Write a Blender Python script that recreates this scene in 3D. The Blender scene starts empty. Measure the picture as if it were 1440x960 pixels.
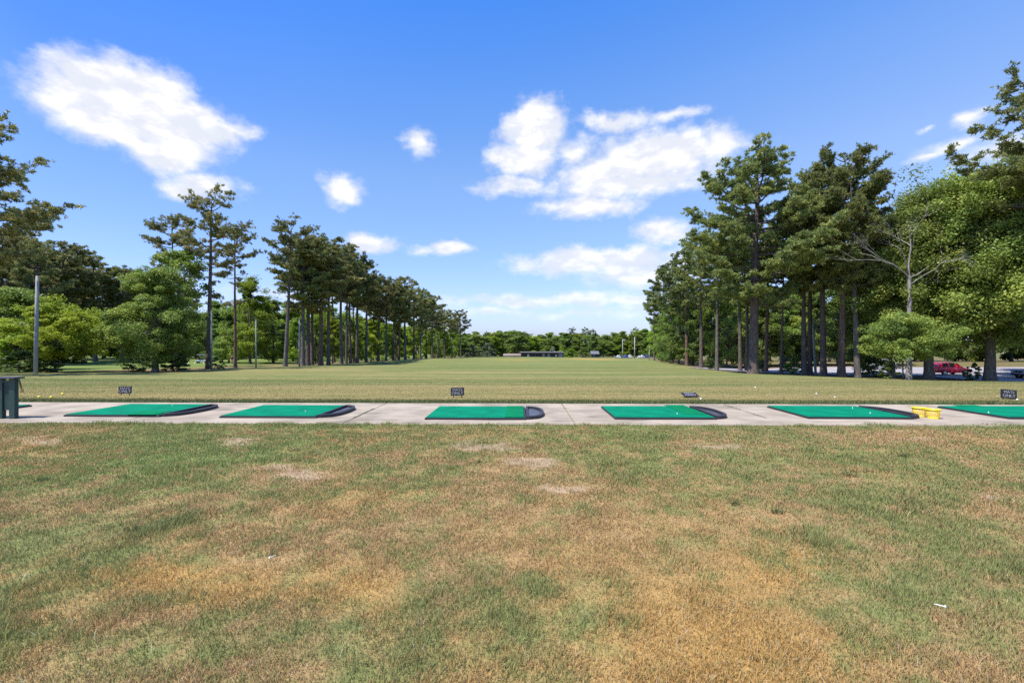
import bpy, math, random
import numpy as np
from mathutils import Vector, Matrix

random.seed(7)
SC = bpy.context.scene
COL = SC.collection
R = math.radians
CAMH = 1.5
F = 640.0            # focal length of the photograph in its own pixels (1440 wide)

# ------------------------------------------------------------------ tags
def tag(o, label=None, cat=None, group=None, kind=None):
    if label: o['label'] = label
    if cat: o['category'] = cat
    if group: o['group'] = group
    if kind: o['kind'] = kind
    return o

def empty(name, loc=(0, 0, 0), rz=0.0, **kw):
    o = bpy.data.objects.new(name, None)
    COL.objects.link(o)
    o.location = loc
    o.rotation_euler = (0, 0, rz)
    o.empty_display_size = 0.3
    return tag(o, **kw)

# ------------------------------------------------------------------ numpy mesh
def np_mesh(name, V, tris=None, quads=None, smooth=False, attrs=None, cols=None):
    me = bpy.data.meshes.new(name)
    V = np.asarray(V, dtype=np.float32)
    parts, starts, n = [], [], 0
    if quads is not None and len(quads):
        q = np.asarray(quads, dtype=np.int32)
        parts.append(q.ravel()); starts.append(n + np.arange(len(q)) * 4); n += q.size
    if tris is not None and len(tris):
        t = np.asarray(tris, dtype=np.int32)
        parts.append(t.ravel()); starts.append(n + np.arange(len(t)) * 3); n += t.size
    L = np.concatenate(parts).astype(np.int32)
    S = np.concatenate(starts).astype(np.int32)
    me.vertices.add(len(V)); me.vertices.foreach_set('co', V.ravel())
    me.loops.add(len(L)); me.loops.foreach_set('vertex_index', L)
    me.polygons.add(len(S)); me.polygons.foreach_set('loop_start', S)
    if smooth:
        me.polygons.foreach_set('use_smooth', np.ones(len(S), dtype=bool))
    if attrs:
        for k, a in attrs.items():
            at = me.attributes.new(k, 'FLOAT', 'POINT')
            at.data.foreach_set('value', np.asarray(a, dtype=np.float32))
    if cols:
        for k, a in cols.items():
            at = me.attributes.new(k, 'FLOAT_COLOR', 'POINT')
            a = np.asarray(a, dtype=np.float32)
            a4 = np.ones((len(a), 4), dtype=np.float32); a4[:, :3] = a
            at.data.foreach_set('color', a4.ravel())
    me.update(calc_edges=True)
    return me

def link(name, me, mat, parent=None, loc=None):
    o = bpy.data.objects.new(name, me)
    COL.objects.link(o)
    if mat is not None:
        if len(me.materials) == 0: me.materials.append(mat)
    if parent is not None: o.parent = parent
    if loc is not None: o.location = loc
    return o

class MB:
    """collects shapes into one mesh"""
    def __init__(self):
        self.v = []; self.f = []
    def add(self, verts, faces):
        b = len(self.v)
        self.v += [tuple(p) for p in verts]
        self.f += [tuple(i + b for i in f) for f in faces]
        return self
    def box(self, x0, x1, y0, y1, z0, z1):
        return self.add([(x0,y0,z0),(x1,y0,z0),(x1,y1,z0),(x0,y1,z0),(x0,y0,z1),(x1,y0,z1),(x1,y1,z1),(x0,y1,z1)],
                        [(0,3,2,1),(4,5,6,7),(0,1,5,4),(1,2,6,5),(2,3,7,6),(3,0,4,7)])
    def prism(self, poly, z0, z1):
        n = len(poly)
        self.add([(x, y, z0) for x, y in poly] + [(x, y, z1) for x, y in poly],
                 [tuple(range(n))[::-1], tuple(range(n, 2*n))] + [(i, (i+1) % n, n+(i+1) % n, n+i) for i in range(n)])
        return self
    def tube(self, pts, rad, seg=8, cap=True):
        V, Q = tube_np(np.array(pts, float), np.array(rad, float) if np.ndim(rad) else np.full(len(pts), rad), seg)
        fs = [tuple(q) for q in Q]
        if cap:
            fs.append(tuple(range(seg))[::-1]); fs.append(tuple(range(len(V)-seg, len(V))))
        return self.add(V.tolist(), fs)
    def lathe(self, prof, seg=16, axis='z', c=(0,0,0)):
        V = []; n = len(prof)
        for k in range(seg):
            a = 2*math.pi*k/seg
            for r, h in prof:
                if axis == 'z': p = (r*math.cos(a), r*math.sin(a), h)
                elif axis == 'y': p = (r*math.cos(a), h, r*math.sin(a))
                else: p = (h, r*math.cos(a), r*math.sin(a))
                V.append((p[0]+c[0], p[1]+c[1], p[2]+c[2]))
        Fc = []
        for k in range(seg):
            for j in range(n-1):
                a = k*n+j; b = ((k+1) % seg)*n+j
                Fc.append((a, b, b+1, a+1))
        return self.add(V, Fc)
    def build(self, name, mat, parent=None, loc=None, smooth=False, bevel=0.0):
        me = bpy.data.meshes.new(name)
        me.from_pydata(self.v, [], self.f)
        me.update()
        if smooth: me.polygons.foreach_set('use_smooth', np.ones(len(me.polygons), dtype=bool))
        o = link(name, me, mat, parent, loc)
        if bevel:
            m = o.modifiers.new('bevel', 'BEVEL'); m.width = bevel; m.segments = 2; m.limit_method = 'ANGLE'
        return o

def tube_np(P, rad, seg=8):
    n = len(P)
    T = np.gradient(P, axis=0)
    T /= np.linalg.norm(T, axis=1)[:, None] + 1e-9
    ref = np.array([0, 0, 1.0]) if abs(T[0, 2]) < .8 else np.array([1.0, 0, 0])
    A = np.cross(T, ref); A /= np.linalg.norm(A, axis=1)[:, None] + 1e-9
    B = np.cross(T, A)
    th = np.arange(seg) * 2*np.pi/seg
    V = P[:, None, :] + rad[:, None, None]*(np.cos(th)[None, :, None]*A[:, None, :] + np.sin(th)[None, :, None]*B[:, None, :])
    V = V.reshape(-1, 3)
    i = np.arange(n-1)[:, None]*seg; k = np.arange(seg)[None, :]; k2 = (k+1) % seg
    Q = np.stack([i+k, i+k2, i+seg+k2, i+seg+k], -1).reshape(-1, 4)
    return V, Q

# ------------------------------------------------------------------ noise in numpy
def _h(ix, iy, seed):
    n = (ix.astype(np.int64)*374761393 + iy.astype(np.int64)*668265263 + seed*1274126177) & 0xffffffff
    n = ((n ^ (n >> 13)) * 1274126177) & 0xffffffff
    n = (n ^ (n >> 16)) & 0xffffff
    return n / float(0xffffff)
def vnoise(x, y, seed=0):
    ix = np.floor(x); iy = np.floor(y); fx = x-ix; fy = y-iy
    fx = fx*fx*(3-2*fx); fy = fy*fy*(3-2*fy)
    a = _h(ix, iy, seed); b = _h(ix+1, iy, seed); c = _h(ix, iy+1, seed); d = _h(ix+1, iy+1, seed)
    return (a*(1-fx)+b*fx)*(1-fy) + (c*(1-fx)+d*fx)*fy
def fbm(x, y, seed=0, oct=4, gain=.55):
    s = 0; a = 1; t = 0
    for k in range(oct):
        s = s + a*vnoise(x*2**k+17.3*k, y*2**k-9.1*k, seed+k); t += a; a *= gain
    return s/t
def sstep(a, b, x):
    t = np.clip((x-a)/(b-a), 0, 1); return t*t*(3-2*t)

# ------------------------------------------------------------------ terrain
SLOPE = 0.0192                      # the tee line is turned by 1.1 degrees
SLAB0, SLAB1 = 8.16, 10.92          # walkway front and back, measured at X = 0
_DZ = [0, 11.2, 13, 20, 30, 40, 52, 65, 80, 120, 165, 245, 400, 1000, 4000]
_DD = [1.5, 1.5, 1.53, 1.93, 2.52, 3.0, 3.48, 3.85, 4.3, 5.4, 6.7, 8.9, 12.0, 14.0, 14.0]
def XL(z): return np.interp(z, [11, 46, 56, 66, 77, 95, 130, 165, 245, 330], [-62, -54, -44, -42.5, -40, -37, -34.5, -31.5, -29.5, -30])
def XR(z): return np.interp(z, [11, 46, 51.5, 53.5, 66, 78, 110, 150, 200, 330], [70, 52, 37, 28.2, 28.2, 31, 37, 46, 58, 70])
def Gz(x, y):
    x = np.asarray(x, float); y = np.asarray(y, float)
    x, y = np.broadcast_arrays(x, y)
    v = y + SLOPE*x*np.clip(1-(y-12)/20, 0, 1)
    D = np.interp(v, _DZ, _DD)
    # smooth the profile a little
    D = (D + np.interp(v-1.2, _DZ, _DD) + np.interp(v+1.2, _DZ, _DD))/3
    g = CAMH - D
    far = sstep(16, 34, y)
    g = g - 0.034*np.clip(x-20, 0, 45)*sstep(22, 46, y)*(1-sstep(60, 110, y))
    # level ground of the parking lot
    lot = sstep(40, 50, x)*sstep(47, 54, y)*(1-sstep(92, 120, y))
    g = g*(1-lot) + (-3.0)*lot
    # fairway on the other side is higher
    g = g + 1.0*sstep(-52, -85, x)*sstep(85, 125, y)*(1-sstep(260, 330, y))
    g = g + 0.8*np.exp(-((x+22)/14)**2-((y-135)/22)**2) + 1.0*np.exp(-((x-2)/34)**2-((y-185)/25)**2)
    g = g + far*0.18*(fbm(x*.05, y*.05, 5, 2)-.5)
    near = 1-sstep(7.6, 8.1, v)
    g = g + near*0.035*(fbm(x*.55+3, y*.55, 9, 3)-.5)
    return g
def gz(x, y): return float(Gz(np.array([x]), np.array([y]))[0])
def PX(px, z): return (px-720)/F*z

# ------------------------------------------------------------------ ground colour (dead, straw and green grass)
TAN = np.array([.41, .272, .118]); ORG = np.array([.46, .282, .092]); PINK = np.array([.38, .250, .128])
GRN = np.array([.228, .238, .082]); DGR = np.array([.170, .182, .070]); OLV = np.array([.20, .18, .075])
_B = [ # px, py, rx, ry, dryness, orange, freshness
 (250,640,230,42,-.75,0,.9),(60,830,130,100,-.5,0,-.2),(215,745,170,38,-.5,0,-.4),(430,905,150,60,-.45,0,-.2),
 (600,860,210,80,-.4,0,-.3),(1240,695,260,22,-.6,0,-.2),(1370,800,120,70,-.4,0,-.2),(1000,640,260,24,-.4,0,.3),(870,612,120,10,-.5,0,.4),
 (1190,850,110,50,-.35,0,-.2),(1080,790,90,40,-.3,0,-.3),(840,800,80,40,-.3,0,-.3),(120,690,160,30,-.35,0,.2),
 (40,625,110,26,.6,.2,0),(330,620,46,9,.7,.3,0),(425,668,62,16,.9,0,0),(748,648,62,20,.85,0,0),(620,725,300,52,.5,0,0),
 (230,712,280,20,.5,0,0),(205,808,100,22,.6,.9,0),(320,832,80,34,.6,1,0),(420,830,90,36,.6,1,0),(40,800,60,30,.0,.3,0),
 (1000,850,170,90,.9,.7,0),(1030,940,180,60,.9,.8,0),(800,760,150,40,.35,0,0),(1430,730,60,40,.75,.1,0),(150,880,160,50,.45,.1,0),
 (1390,945,110,30,.6,.2,0),(1280,617,200,12,.5,.1,0),(1100,790,60,30,.4,.9,0),(800,692,70,7,.8,-.2,0),(1395,697,26,8,.9,0,0),(985,628,110,9,.5,0,0),(520,830,60,60,.4,1,0),(1180,620,90,9,.4,0,0)]
def fore_fields(x, y):
    zz = np.clip(y, .8, None)
    px = 720+F*x/zz; py = 480+F*CAMH/zz
    n1 = fbm(x*.9+4, y*.9, 21, 4); n2 = fbm(x*3.2, y*3.2, 33, 3); n3 = fbm(x*10, y*10, 41, 2)
    wx = (fbm(x*1.5, y*1.5, 51, 3)-.5)*130; wy = (fbm(x*1.5+40, y*1.5, 52, 3)-.5)*46
    d = np.full(x.shape, .50); o = np.zeros(x.shape); fr = np.zeros(x.shape)
    for (cx, cy, rx, ry, dd, oo, ff) in _B:
        g = np.exp(-((px+wx-cx)/rx)**2-((py+wy*np.clip((py-560)/200, .15, 1)-cy)/ry)**2)
        d = d+dd*g; o = o+oo*g; fr = fr+ff*g
    d = .53+(d-.5)*.66+(n1-.5)*.75+(n2-.5)*1.15+(n3-.5)*1.35
    o = o*.6+(fbm(x*.7+90, y*.7, 61, 3)-.42)*.9
    # fringe beside the walkway stays green
    v = y+SLOPE*x
    fringe = sstep(7.55, 8.1, v)
    d = d-.35*fringe; fr = fr+.35*fringe
    return np.clip(d, 0, 1), np.clip(o, 0, 1), np.clip(fr+.25*(n1-.5), -1, 1)
_BARE = [(425,668,40,9),(392,659,26,6),(745,650,46,10),(800,692,34,4.5),(772,688,20,4),(1395,697,24,5),(330,621,34,5),(690,628,60,6),(1290,618,40,4),(60,622,40,6),(1010,629,44,5)]
def bare(x, y):
    zz = np.clip(y, .8, None); px = 720+F*x/zz; py = 480+F*CAMH/zz
    wx = (fbm(x*3, y*3, 151, 3)-.5)*50; wy = (fbm(x*3+40, y*3, 152, 3)-.5)*16
    b = np.zeros(x.shape)
    for cx, cy, rx, ry in _BARE: b = np.maximum(b, np.exp(-((px+wx-cx)/rx)**2-((py+wy-cy)/ry)**2))
    return sstep(.25, .8, b)
def mix(a, b, t): return a*(1-t[..., None])+b*t[..., None]
def ground_col(x, y):
    d, o, fr = fore_fields(x, y)
    g = mix(np.broadcast_to(GRN, x.shape+(3,)), DGR, np.clip(-fr, 0, 1)); g = mix(g, np.array([.205, .262, .078]), np.clip(fr, 0, 1)*.8)
    t = mix(np.broadcast_to(TAN, x.shape+(3,)), ORG, o); t = mix(t, PINK, np.clip(.5-o, 0, 1)*.8)
    c = mix(g, t, np.clip(d*1.1-.05, 0, 1))*.74
    c = mix(c, np.array([.31, .225, .145]), bare(x, y)*.8)
    v = y+SLOPE*x*np.clip(1-(y-12)/20, 0, 1)
    # mown range
    s1 = fbm(x*.035, y*.55+.02*x, 71, 4); s2 = fbm(x*.22, y*1.3, 72, 3); s3 = fbm(x*1.8, y*3.0, 73, 3); s4 = fbm(x*.02, y*.06, 75, 3)
    k = np.clip(.50+(s1-.5)*1.5+(s2-.5)*.9+(s3-.5)*.7+(s4-.5)*1.0, 0, 1)
    rg = mix(np.broadcast_to(np.array([.104, .134, .039]), x.shape+(3,)), np.array([.250, .200, .080]), k)
    pale = np.clip((fbm(x*.03+7, y*1.1, 77, 2)-.66)*5, 0, 1)*sstep(12, 14, v)
    rg = mix(rg, np.array([.34, .26, .14]), pale*.4)
    fg = sstep(55, 110, y)
    rg = mix(rg, mix(np.broadcast_to(np.array([.115, .155, .045]), x.shape+(3,)), np.array([.21, .19, .07]), np.clip(.3+(s1-.5)*1.8, 0, 1)), fg*.8)
    org = np.exp(-((x-30)/9)**2-((y-165)/10)**2)+.6*np.exp(-((x-1)/10)**2-((y-150)/7)**2)
    rg = mix(rg, np.array([.36, .23, .05]), np.clip(org*1.2*(.3+s2), 0, .85))
    c = mix(c, rg, sstep(SLAB1-.3, SLAB1+.2, v))
    strip = (1-sstep(SLAB1+.35, SLAB1+.95, v+.5*(s3-.5)))*sstep(SLAB1-.3, SLAB1, v)
    c = mix(c, mix(np.broadcast_to(np.array([.07, .105, .03]), x.shape+(3,)), np.array([.17, .15, .06]), np.clip((s3-.4)*3, 0, 1)), strip*.9)
    # beyond the range: fairway with alternating darker bands, and pine straw below the trees
    xl, xr = XL(y), XR(y)
    band = .5+.5*np.sign(np.sin(y*2*np.pi/9.5))
    fw = mix(np.broadcast_to(np.array([.165, .20, .055]), x.shape+(3,)), np.array([.075, .115, .03]), band*.75*sstep(-5, -16, x-xl))
    straw = mix(np.broadcast_to(np.array([.21, .135, .075]), x.shape+(3,)), np.array([.10, .13, .04]), np.clip((s2-.42)*4+(s4-.5), 0, 1))
    bl = sstep(-.6, -1.6, x-xl+1.2*(s3-.5)); bl2 = sstep(-7, -13, x-xl+4*(s2-.5))
    left = mix(straw, fw, bl2)
    c = mix(c, left, bl*sstep(36, 44, y))
    br = sstep(.3, 1.5, x-xr+1.5*(s3-.5))
    rs = mix(np.broadcast_to(np.array([.15, .105, .06]), x.shape+(3,)), np.array([.14, .165, .04]), np.clip((s2-.5)*5, 0, 1))
    c = mix(c, rs, br*sstep(36, 44, y))
    back = sstep(215, 250, y)
    c = mix(c, np.array([.12, .13, .05]), back*.7)
    return c

# ------------------------------------------------------------------ materials
MATS = {}
def new_mat(name):
    m = bpy.data.materials.new(name); m.use_nodes = True
    nt = m.node_tree; bs = nt.nodes['Principled BSDF']
    MATS[name] = m
    return m, nt, bs
def N(nt, typ, **kw):
    n = nt.nodes.new(typ)
    for k, v in kw.items(): setattr(n, k, v)
    return n
def simple(name, col, rough=.6, metal=0.0, var=.12, scale=8.0, bump=0.0, bscale=60.0, spec=.5):
    m, nt, bs = new_mat(name)
    tc = N(nt, 'ShaderNodeTexCoord'); nz = N(nt, 'ShaderNodeTexNoise'); nz.inputs['Scale'].default_value = scale; nz.inputs['Detail'].default_value = 5
    nt.links.new(tc.outputs['Object'], nz.inputs['Vector'])
    rp = N(nt, 'ShaderNodeValToRGB')
    a = [max(0, c*(1-var)) for c in col]; b = [min(1, c*(1+var)) for c in col]
    rp.color_ramp.elements[0].color = (*a, 1); rp.color_ramp.elements[1].color = (*b, 1)
    rp.color_ramp.elements[0].position = .3; rp.color_ramp.elements[1].position = .7
    nt.links.new(nz.outputs['Fac'], rp.inputs['Fac']); nt.links.new(rp.outputs['Color'], bs.inputs['Base Color'])
    bs.inputs['Roughness'].default_value = rough; bs.inputs['Metallic'].default_value = metal
    bs.inputs['Specular IOR Level'].default_value = spec
    if bump:
        n2 = N(nt, 'ShaderNodeTexNoise'); n2.inputs['Scale'].default_value = bscale; n2.inputs['Detail'].default_value = 3
        nt.links.new(tc.outputs['Object'], n2.inputs['Vector'])
        bp = N(nt, 'ShaderNodeBump'); bp.inputs['Strength'].default_value = bump; bp.inputs['Distance'].default_value = .02
        nt.links.new(n2.outputs['Fac'], bp.inputs['Height']); nt.links.new(bp.outputs['Normal'], bs.inputs['Normal'])
    return m

def leaf_mat(name, stops, trans=.35, rough=.5, spec=.4, objvar=.25, tcol=(.55, .75, .12)):
    m, nt, bs = new_mat(name)
    at = N(nt, 'ShaderNodeAttribute', attribute_name='var')
    rp = N(nt, 'ShaderNodeValToRGB')
    while len(rp.color_ramp.elements) < len(stops): rp.color_ramp.elements.new(.5)
    for e, (p, c) in zip(rp.color_ramp.elements, stops): e.position = p; e.color = (*c, 1)
    nt.links.new(at.outputs['Fac'], rp.inputs['Fac'])
    oi = N(nt, 'ShaderNodeObjectInfo')
    hs = N(nt, 'ShaderNodeHueSaturation')
    mr = N(nt, 'ShaderNodeMapRange'); mr.inputs['To Min'].default_value = 1-objvar; mr.inputs['To Max'].default_value = 1+objvar
    nt.links.new(oi.outputs['Random'], mr.inputs['Value']); nt.links.new(mr.outputs['Result'], hs.inputs['Value'])
    mh = N(nt, 'ShaderNodeMapRange'); mh.inputs['To Min'].default_value = .485; mh.inputs['To Max'].default_value = .515
    ml = N(nt, 'ShaderNodeMath', operation='FRACT'); m2 = N(nt, 'ShaderNodeMath', operation='MULTIPLY'); m2.inputs[1].default_value = 7.31
    nt.links.new(oi.outputs['Random'], m2.inputs[0]); nt.links.new(m2.outputs[0], ml.inputs[0]); nt.links.new(ml.outputs[0], mh.inputs['Value'])
    nt.links.new(mh.outputs['Result'], hs.inputs['Hue'])
    nt.links.new(rp.outputs['Color'], hs.inputs['Color']); nt.links.new(hs.outputs['Color'], bs.inputs['Base Color'])
    bs.inputs['Roughness'].default_value = rough; bs.inputs['Specular IOR Level'].default_value = spec
    tr = N(nt, 'ShaderNodeBsdfTranslucent')
    mx = N(nt, 'ShaderNodeMix', data_type='RGBA', blend_type='MULTIPLY'); mx.inputs['Factor'].default_value = 0
    gm = N(nt, 'ShaderNodeMix', data_type='RGBA'); gm.inputs['Factor'].default_value = .35; gm.inputs['B'].default_value = (*[c*.4 for c in tcol], 1)
    nt.links.new(hs.outputs['Color'], gm.inputs['A']); nt.links.new(gm.outputs['Result'], tr.inputs['Color'])
    ms = N(nt, 'ShaderNodeMixShader'); ms.inputs['Fac'].default_value = trans
    nt.nodes.remove(mx)
    nt.links.new(bs.outputs['BSDF'], ms.inputs[1]); nt.links.new(tr.outputs['BSDF'], ms.inputs[2])
    nt.links.new(ms.outputs['Shader'], nt.nodes['Material Output'].inputs['Surface'])
    return m

PINE_G = leaf_mat('pine_needles_green', [(0, (0.112, 0.156, 0.055)), (.45, (0.210, 0.251, 0.077)), (.8, (0.378, 0.386, 0.103)), (1, (0.533, 0.448, 0.152))], 0.40, tcol=(.3, .4, .08))
PINE_O = leaf_mat('pine_needles_olive', [(0, (0.129, 0.162, 0.064)), (.45, (0.250, 0.261, 0.089)), (.8, (0.443, 0.394, 0.122)), (1, (0.601, 0.437, 0.172))], 0.38, tcol=(.35, .35, .1))
LEAF_D = leaf_mat('leaves_dark', [(0, (0.084, 0.136, 0.026)), (.5, (0.169, 0.241, 0.036)), (1, (0.327, 0.378, 0.048))], 0.45)
LEAF_M = leaf_mat('leaves_mid', [(0, (0.102, 0.162, 0.031)), (.5, (0.198, 0.270, 0.043)), (.93, (0.336, 0.372, 0.060)), (1, (0.504, 0.432, 0.072))], 0.46)
LEAF_L = leaf_mat('leaves_light', [(0, (0.150, 0.237, 0.018)), (.5, (0.300, 0.413, 0.026)), (1, (0.475, 0.550, 0.039))], 0.56)
LEAF_Y = leaf_mat('leaves_lime', [(0, (.20, .30, .02)), (.5, (.36, .46, .03)), (1, (.52, .56, .04))], 0.5, objvar=.05)
LEAF_T = leaf_mat('leaves_canopy', [(0, (0.143, 0.209, 0.046)), (.5, (0.270, 0.346, 0.067)), (.9, (0.450, 0.475, 0.089)), (1, (0.600, 0.576, 0.118))], 0.46)
SHRUB = leaf_mat('shrub_leaves', [(0, (0.050, 0.086, 0.022)), (.6, (0.101, 0.156, 0.034)), (1, (0.202, 0.234, 0.060))], 0.35)
PALE = leaf_mat('pale_bush_leaves', [(0, (.16, .19, .11)), (1, (.33, .36, .22))], .3)
GREY = leaf_mat('grey_green_leaves', [(0, (.08, .10, .065)), (1, (.16, .18, .115))], .3)

def bark(name, a, b):
    m, nt, bs = new_mat(name)
    tc = N(nt, 'ShaderNodeTexCoord'); mp = N(nt, 'ShaderNodeMapping'); mp.inputs['Scale'].default_value = (5, 5, 1.1)
    nz = N(nt, 'ShaderNodeTexNoise'); nz.inputs['Scale'].default_value = 1.6; nz.inputs['Detail'].default_value = 6; nz.inputs['Roughness'].default_value = .7
    nt.links.new(tc.outputs['Object'], mp.inputs['Vector']); nt.links.new(mp.outputs['Vector'], nz.inputs['Vector'])
    rp = N(nt, 'ShaderNodeValToRGB'); rp.color_ramp.elements[0].position = .35; rp.color_ramp.elements[1].position = .68
    rp.color_ramp.elements[0].color = (*a, 1); rp.color_ramp.elements[1].color = (*b, 1)
    nt.links.new(nz.outputs['Fac'], rp.inputs['Fac']); nt.links.new(rp.outputs['Color'], bs.inputs['Base Color'])
    bp = N(nt, 'ShaderNodeBump'); bp.inputs['Strength'].default_value = .8; bp.inputs['Distance'].default_value = .06
    nt.links.new(nz.outputs['Fac'], bp.inputs['Height']); nt.links.new(bp.outputs['Normal'], bs.inputs['Normal'])
    bs.inputs['Roughness'].default_value = .9; bs.inputs['Specular IOR Level'].default_value = .15
    return m
BARK_P = bark('pine_bark', (.06, .043, .036), (.185, .142, .118))
BARK_P2 = bark('brown_pine_bark', (.065, .04, .03), (.21, .145, .11))
BARK_P3 = bark('grey_pine_bark', (.06, .05, .045), (.215, .185, .165))
TILT = random.Random(21)
BARK_B = bark('grey_bark', (.07, .06, .05), (.20, .175, .15))
BARK_W = bark('pale_bark', (.15, .135, .12), (.36, .33, .29))

# ground material: colours of the grass come from the sheet, fine grain from noise
def ground_mat():
    m, nt, bs = new_mat('grass_ground')
    at = N(nt, 'ShaderNodeAttribute', attribute_name='col')
    tc = N(nt, 'ShaderNodeTexCoord')
    def noise(sc, det, vec=None, stretch=None):
        n = N(nt, 'ShaderNodeTexNoise'); n.inputs['Scale'].default_value = sc; n.inputs['Detail'].default_value = det; n.inputs['Roughness'].default_value = .65
        if stretch:
            mp = N(nt, 'ShaderNodeMapping'); mp.inputs['Scale'].default_value = stretch
            nt.links.new(tc.outputs['Object'], mp.inputs['Vector']); nt.links.new(mp.outputs['Vector'], n.inputs['Vector'])
        else: nt.links.new(tc.outputs['Object'], n.inputs['Vector'])
        return n
    def rng(n, a, b):
        r = N(nt, 'ShaderNodeMapRange'); r.inputs['From Min'].default_value = .28; r.inputs['From Max'].default_value = .72
        r.inputs['To Min'].default_value = a; r.inputs['To Max'].default_value = b
        nt.links.new(n.outputs['Fac'], r.inputs['Value']); return r.outputs['Result']
    f1 = rng(noise(45, 4), .72, 1.28); f2 = rng(noise(3.0, 5, stretch=(.35, 1, 1)), .82, 1.18); f3 = rng(noise(11, 4), .8, 1.2)
    a = N(nt, 'ShaderNodeMath', operation='MULTIPLY'); nt.links.new(f1, a.inputs[0]); nt.links.new(f2, a.inputs[1])
    b = N(nt, 'ShaderNodeMath', operation='MULTIPLY'); nt.links.new(a.outputs[0], b.inputs[0]); nt.links.new(f3, b.inputs[1])
    vm = N(nt, 'ShaderNodeVectorMath', operation='SCALE'); nt.links.new(at.outputs['Color'], vm.inputs[0]); nt.links.new(b.outputs[0], vm.inputs['Scale'])
    nt.links.new(vm.outputs['Vector'], bs.inputs['Base Color'])
    bn = noise(70, 3); bp = N(nt, 'ShaderNodeBump'); bp.inputs['Strength'].default_value = .5; bp.inputs['Distance'].default_value = .02
    nt.links.new(bn.outputs['Fac'], bp.inputs['Height']); nt.links.new(bp.outputs['Normal'], bs.inputs['Normal'])
    bs.inputs['Roughness'].default_value = 1; bs.inputs['Specular IOR Level'].default_value = .05
    return m
GROUND = ground_mat()
def blade_mat():
    m, nt, bs = new_mat('grass_blades')
    at = N(nt, 'ShaderNodeAttribute', attribute_name='col')
    nt.links.new(at.outputs['Color'], bs.inputs['Base Color'])
    bs.inputs['Roughness'].default_value = .6; bs.inputs['Specular IOR Level'].default_value = .2
    tr = N(nt, 'ShaderNodeBsdfTranslucent'); nt.links.new(at.outputs['Color'], tr.inputs['Color'])
    ms = N(nt, 'ShaderNodeMixShader'); ms.inputs['Fac'].default_value = .3
    nt.links.new(bs.outputs['BSDF'], ms.inputs[1]); nt.links.new(tr.outputs['BSDF'], ms.inputs[2])
    nt.links.new(ms.outputs['Shader'], nt.nodes['Material Output'].inputs['Surface'])
    return m
BLADE = blade_mat()

# ------------------------------------------------------------------ the ground sheet
def graded(*segs):
    out = []
    for a, b, n in segs: out.append(np.linspace(a, b, n, endpoint=False))
    return np.concatenate(out+[np.array([segs[-1][1]])])
gx = graded((-2500, -300, 12), (-300, -90, 60), (-90, -30, 150), (-30, -11, 130), (-11, 11, 300), (11, 30, 130), (30, 90, 150), (90, 300, 60), (300, 2500, 12))
gy = graded((-60, 0.8, 12), (.8, 8.0, 150), (8.0, 12.4, 60), (12.4, 40, 180), (40, 110, 150), (110, 330, 120), (330, 3500, 16))
X, Y = np.meshgrid(gx, gy)
Z = Gz(X, Y)
nx, ny = len(gx), len(gy)
idx = np.arange(nx*ny).reshape(ny, nx)
Q = np.stack([idx[:-1, :-1], idx[:-1, 1:], idx[1:, 1:], idx[1:, :-1]], -1).reshape(-1, 4)
me = np_mesh('ground', np.stack([X, Y, Z], -1).reshape(-1, 3), quads=Q, smooth=True, cols={'col': ground_col(X, Y).reshape(-1, 3)})
ground = link('ground', me, GROUND); tag(ground, kind='structure')

# ------------------------------------------------------------------ grass blades
def blades(rng, x, y, h, w, col, lean, z0=None):
    n = len(x)
    z = Gz(x, y) if z0 is None else z0
    az = rng.uniform(0, 2*np.pi, n); ln = lean*(.35+.65*rng.random(n))
    dx, dy = np.cos(az), np.sin(az)
    fa = az+np.pi/2+rng.normal(0, .5, n); wx, wy = np.cos(fa)*w/2, np.sin(fa)*w/2
    V = np.zeros((n, 5, 3), dtype=np.float32)
    mh = h*.5
    o1 = ln*.35*h; o2 = ln*1.0*h; up2 = np.sqrt(np.clip(1-ln**2*.7, .12, 1))*h
    V[:, 0] = np.stack([x-wx, y-wy, z-.004], -1); V[:, 1] = np.stack([x+wx, y+wy, z-.004], -1)
    V[:, 2] = np.stack([x+dx*o1-wx*.8, y+dy*o1-wy*.8, z+mh*.9], -1); V[:, 3] = np.stack([x+dx*o1+wx*.8, y+dy*o1+wy*.8, z+mh*.9], -1)
    V[:, 4] = np.stack([x+dx*o2, y+dy*o2, z+np.minimum(up2, h)], -1)
    b = np.arange(n)[:, None]*5
    Qd = b+np.array([[0, 1, 3, 2]]); Tr = b+np.array([[2, 3, 4]])
    C = np.repeat(col[:, None, :], 5, 1).copy()
    return V.reshape(-1, 3), Qd, Tr, C.reshape(-1, 3)

def blade_colour(rng, x, y):
    d, o, fr = fore_fields(x, y)
    n = len(x)
    isdry = rng.random(n) < np.clip(d*.86+.06, .05, .95)
    g = mix(np.broadcast_to(GRN, (n, 3)), DGR, np.clip(-fr, 0, 1)); g = mix(g, np.array([.205, .262, .078]), np.clip(fr, 0, 1)*.8)
    g = g*(.7+.75*rng.random(n))[:, None]
    yl = rng.random(n) < .18
    g[yl] = g[yl]*.5+np.array([.20, .185, .06])*.5
    t = mix(np.broadcast_to(TAN, (n, 3)), ORG, o); t = mix(t, PINK, np.clip(.5-o, 0, 1)*.7)
    t = t*(.6+.75*rng.random(n))[:, None]
    wh = rng.random(n) < .05
    t[wh] = np.array([.46, .36, .235])
    return np.where(isdry[:, None], t, g), isdry, d, fr

rng = np.random.default_rng(11)
VV, QQ, TT, CC = [], [], [], []; base = 0
def push(res):
    global base
    v, q, t, c = res
    VV.append(v); QQ.append(q+base); TT.append(t+base); CC.append(c); base += len(v)
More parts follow.
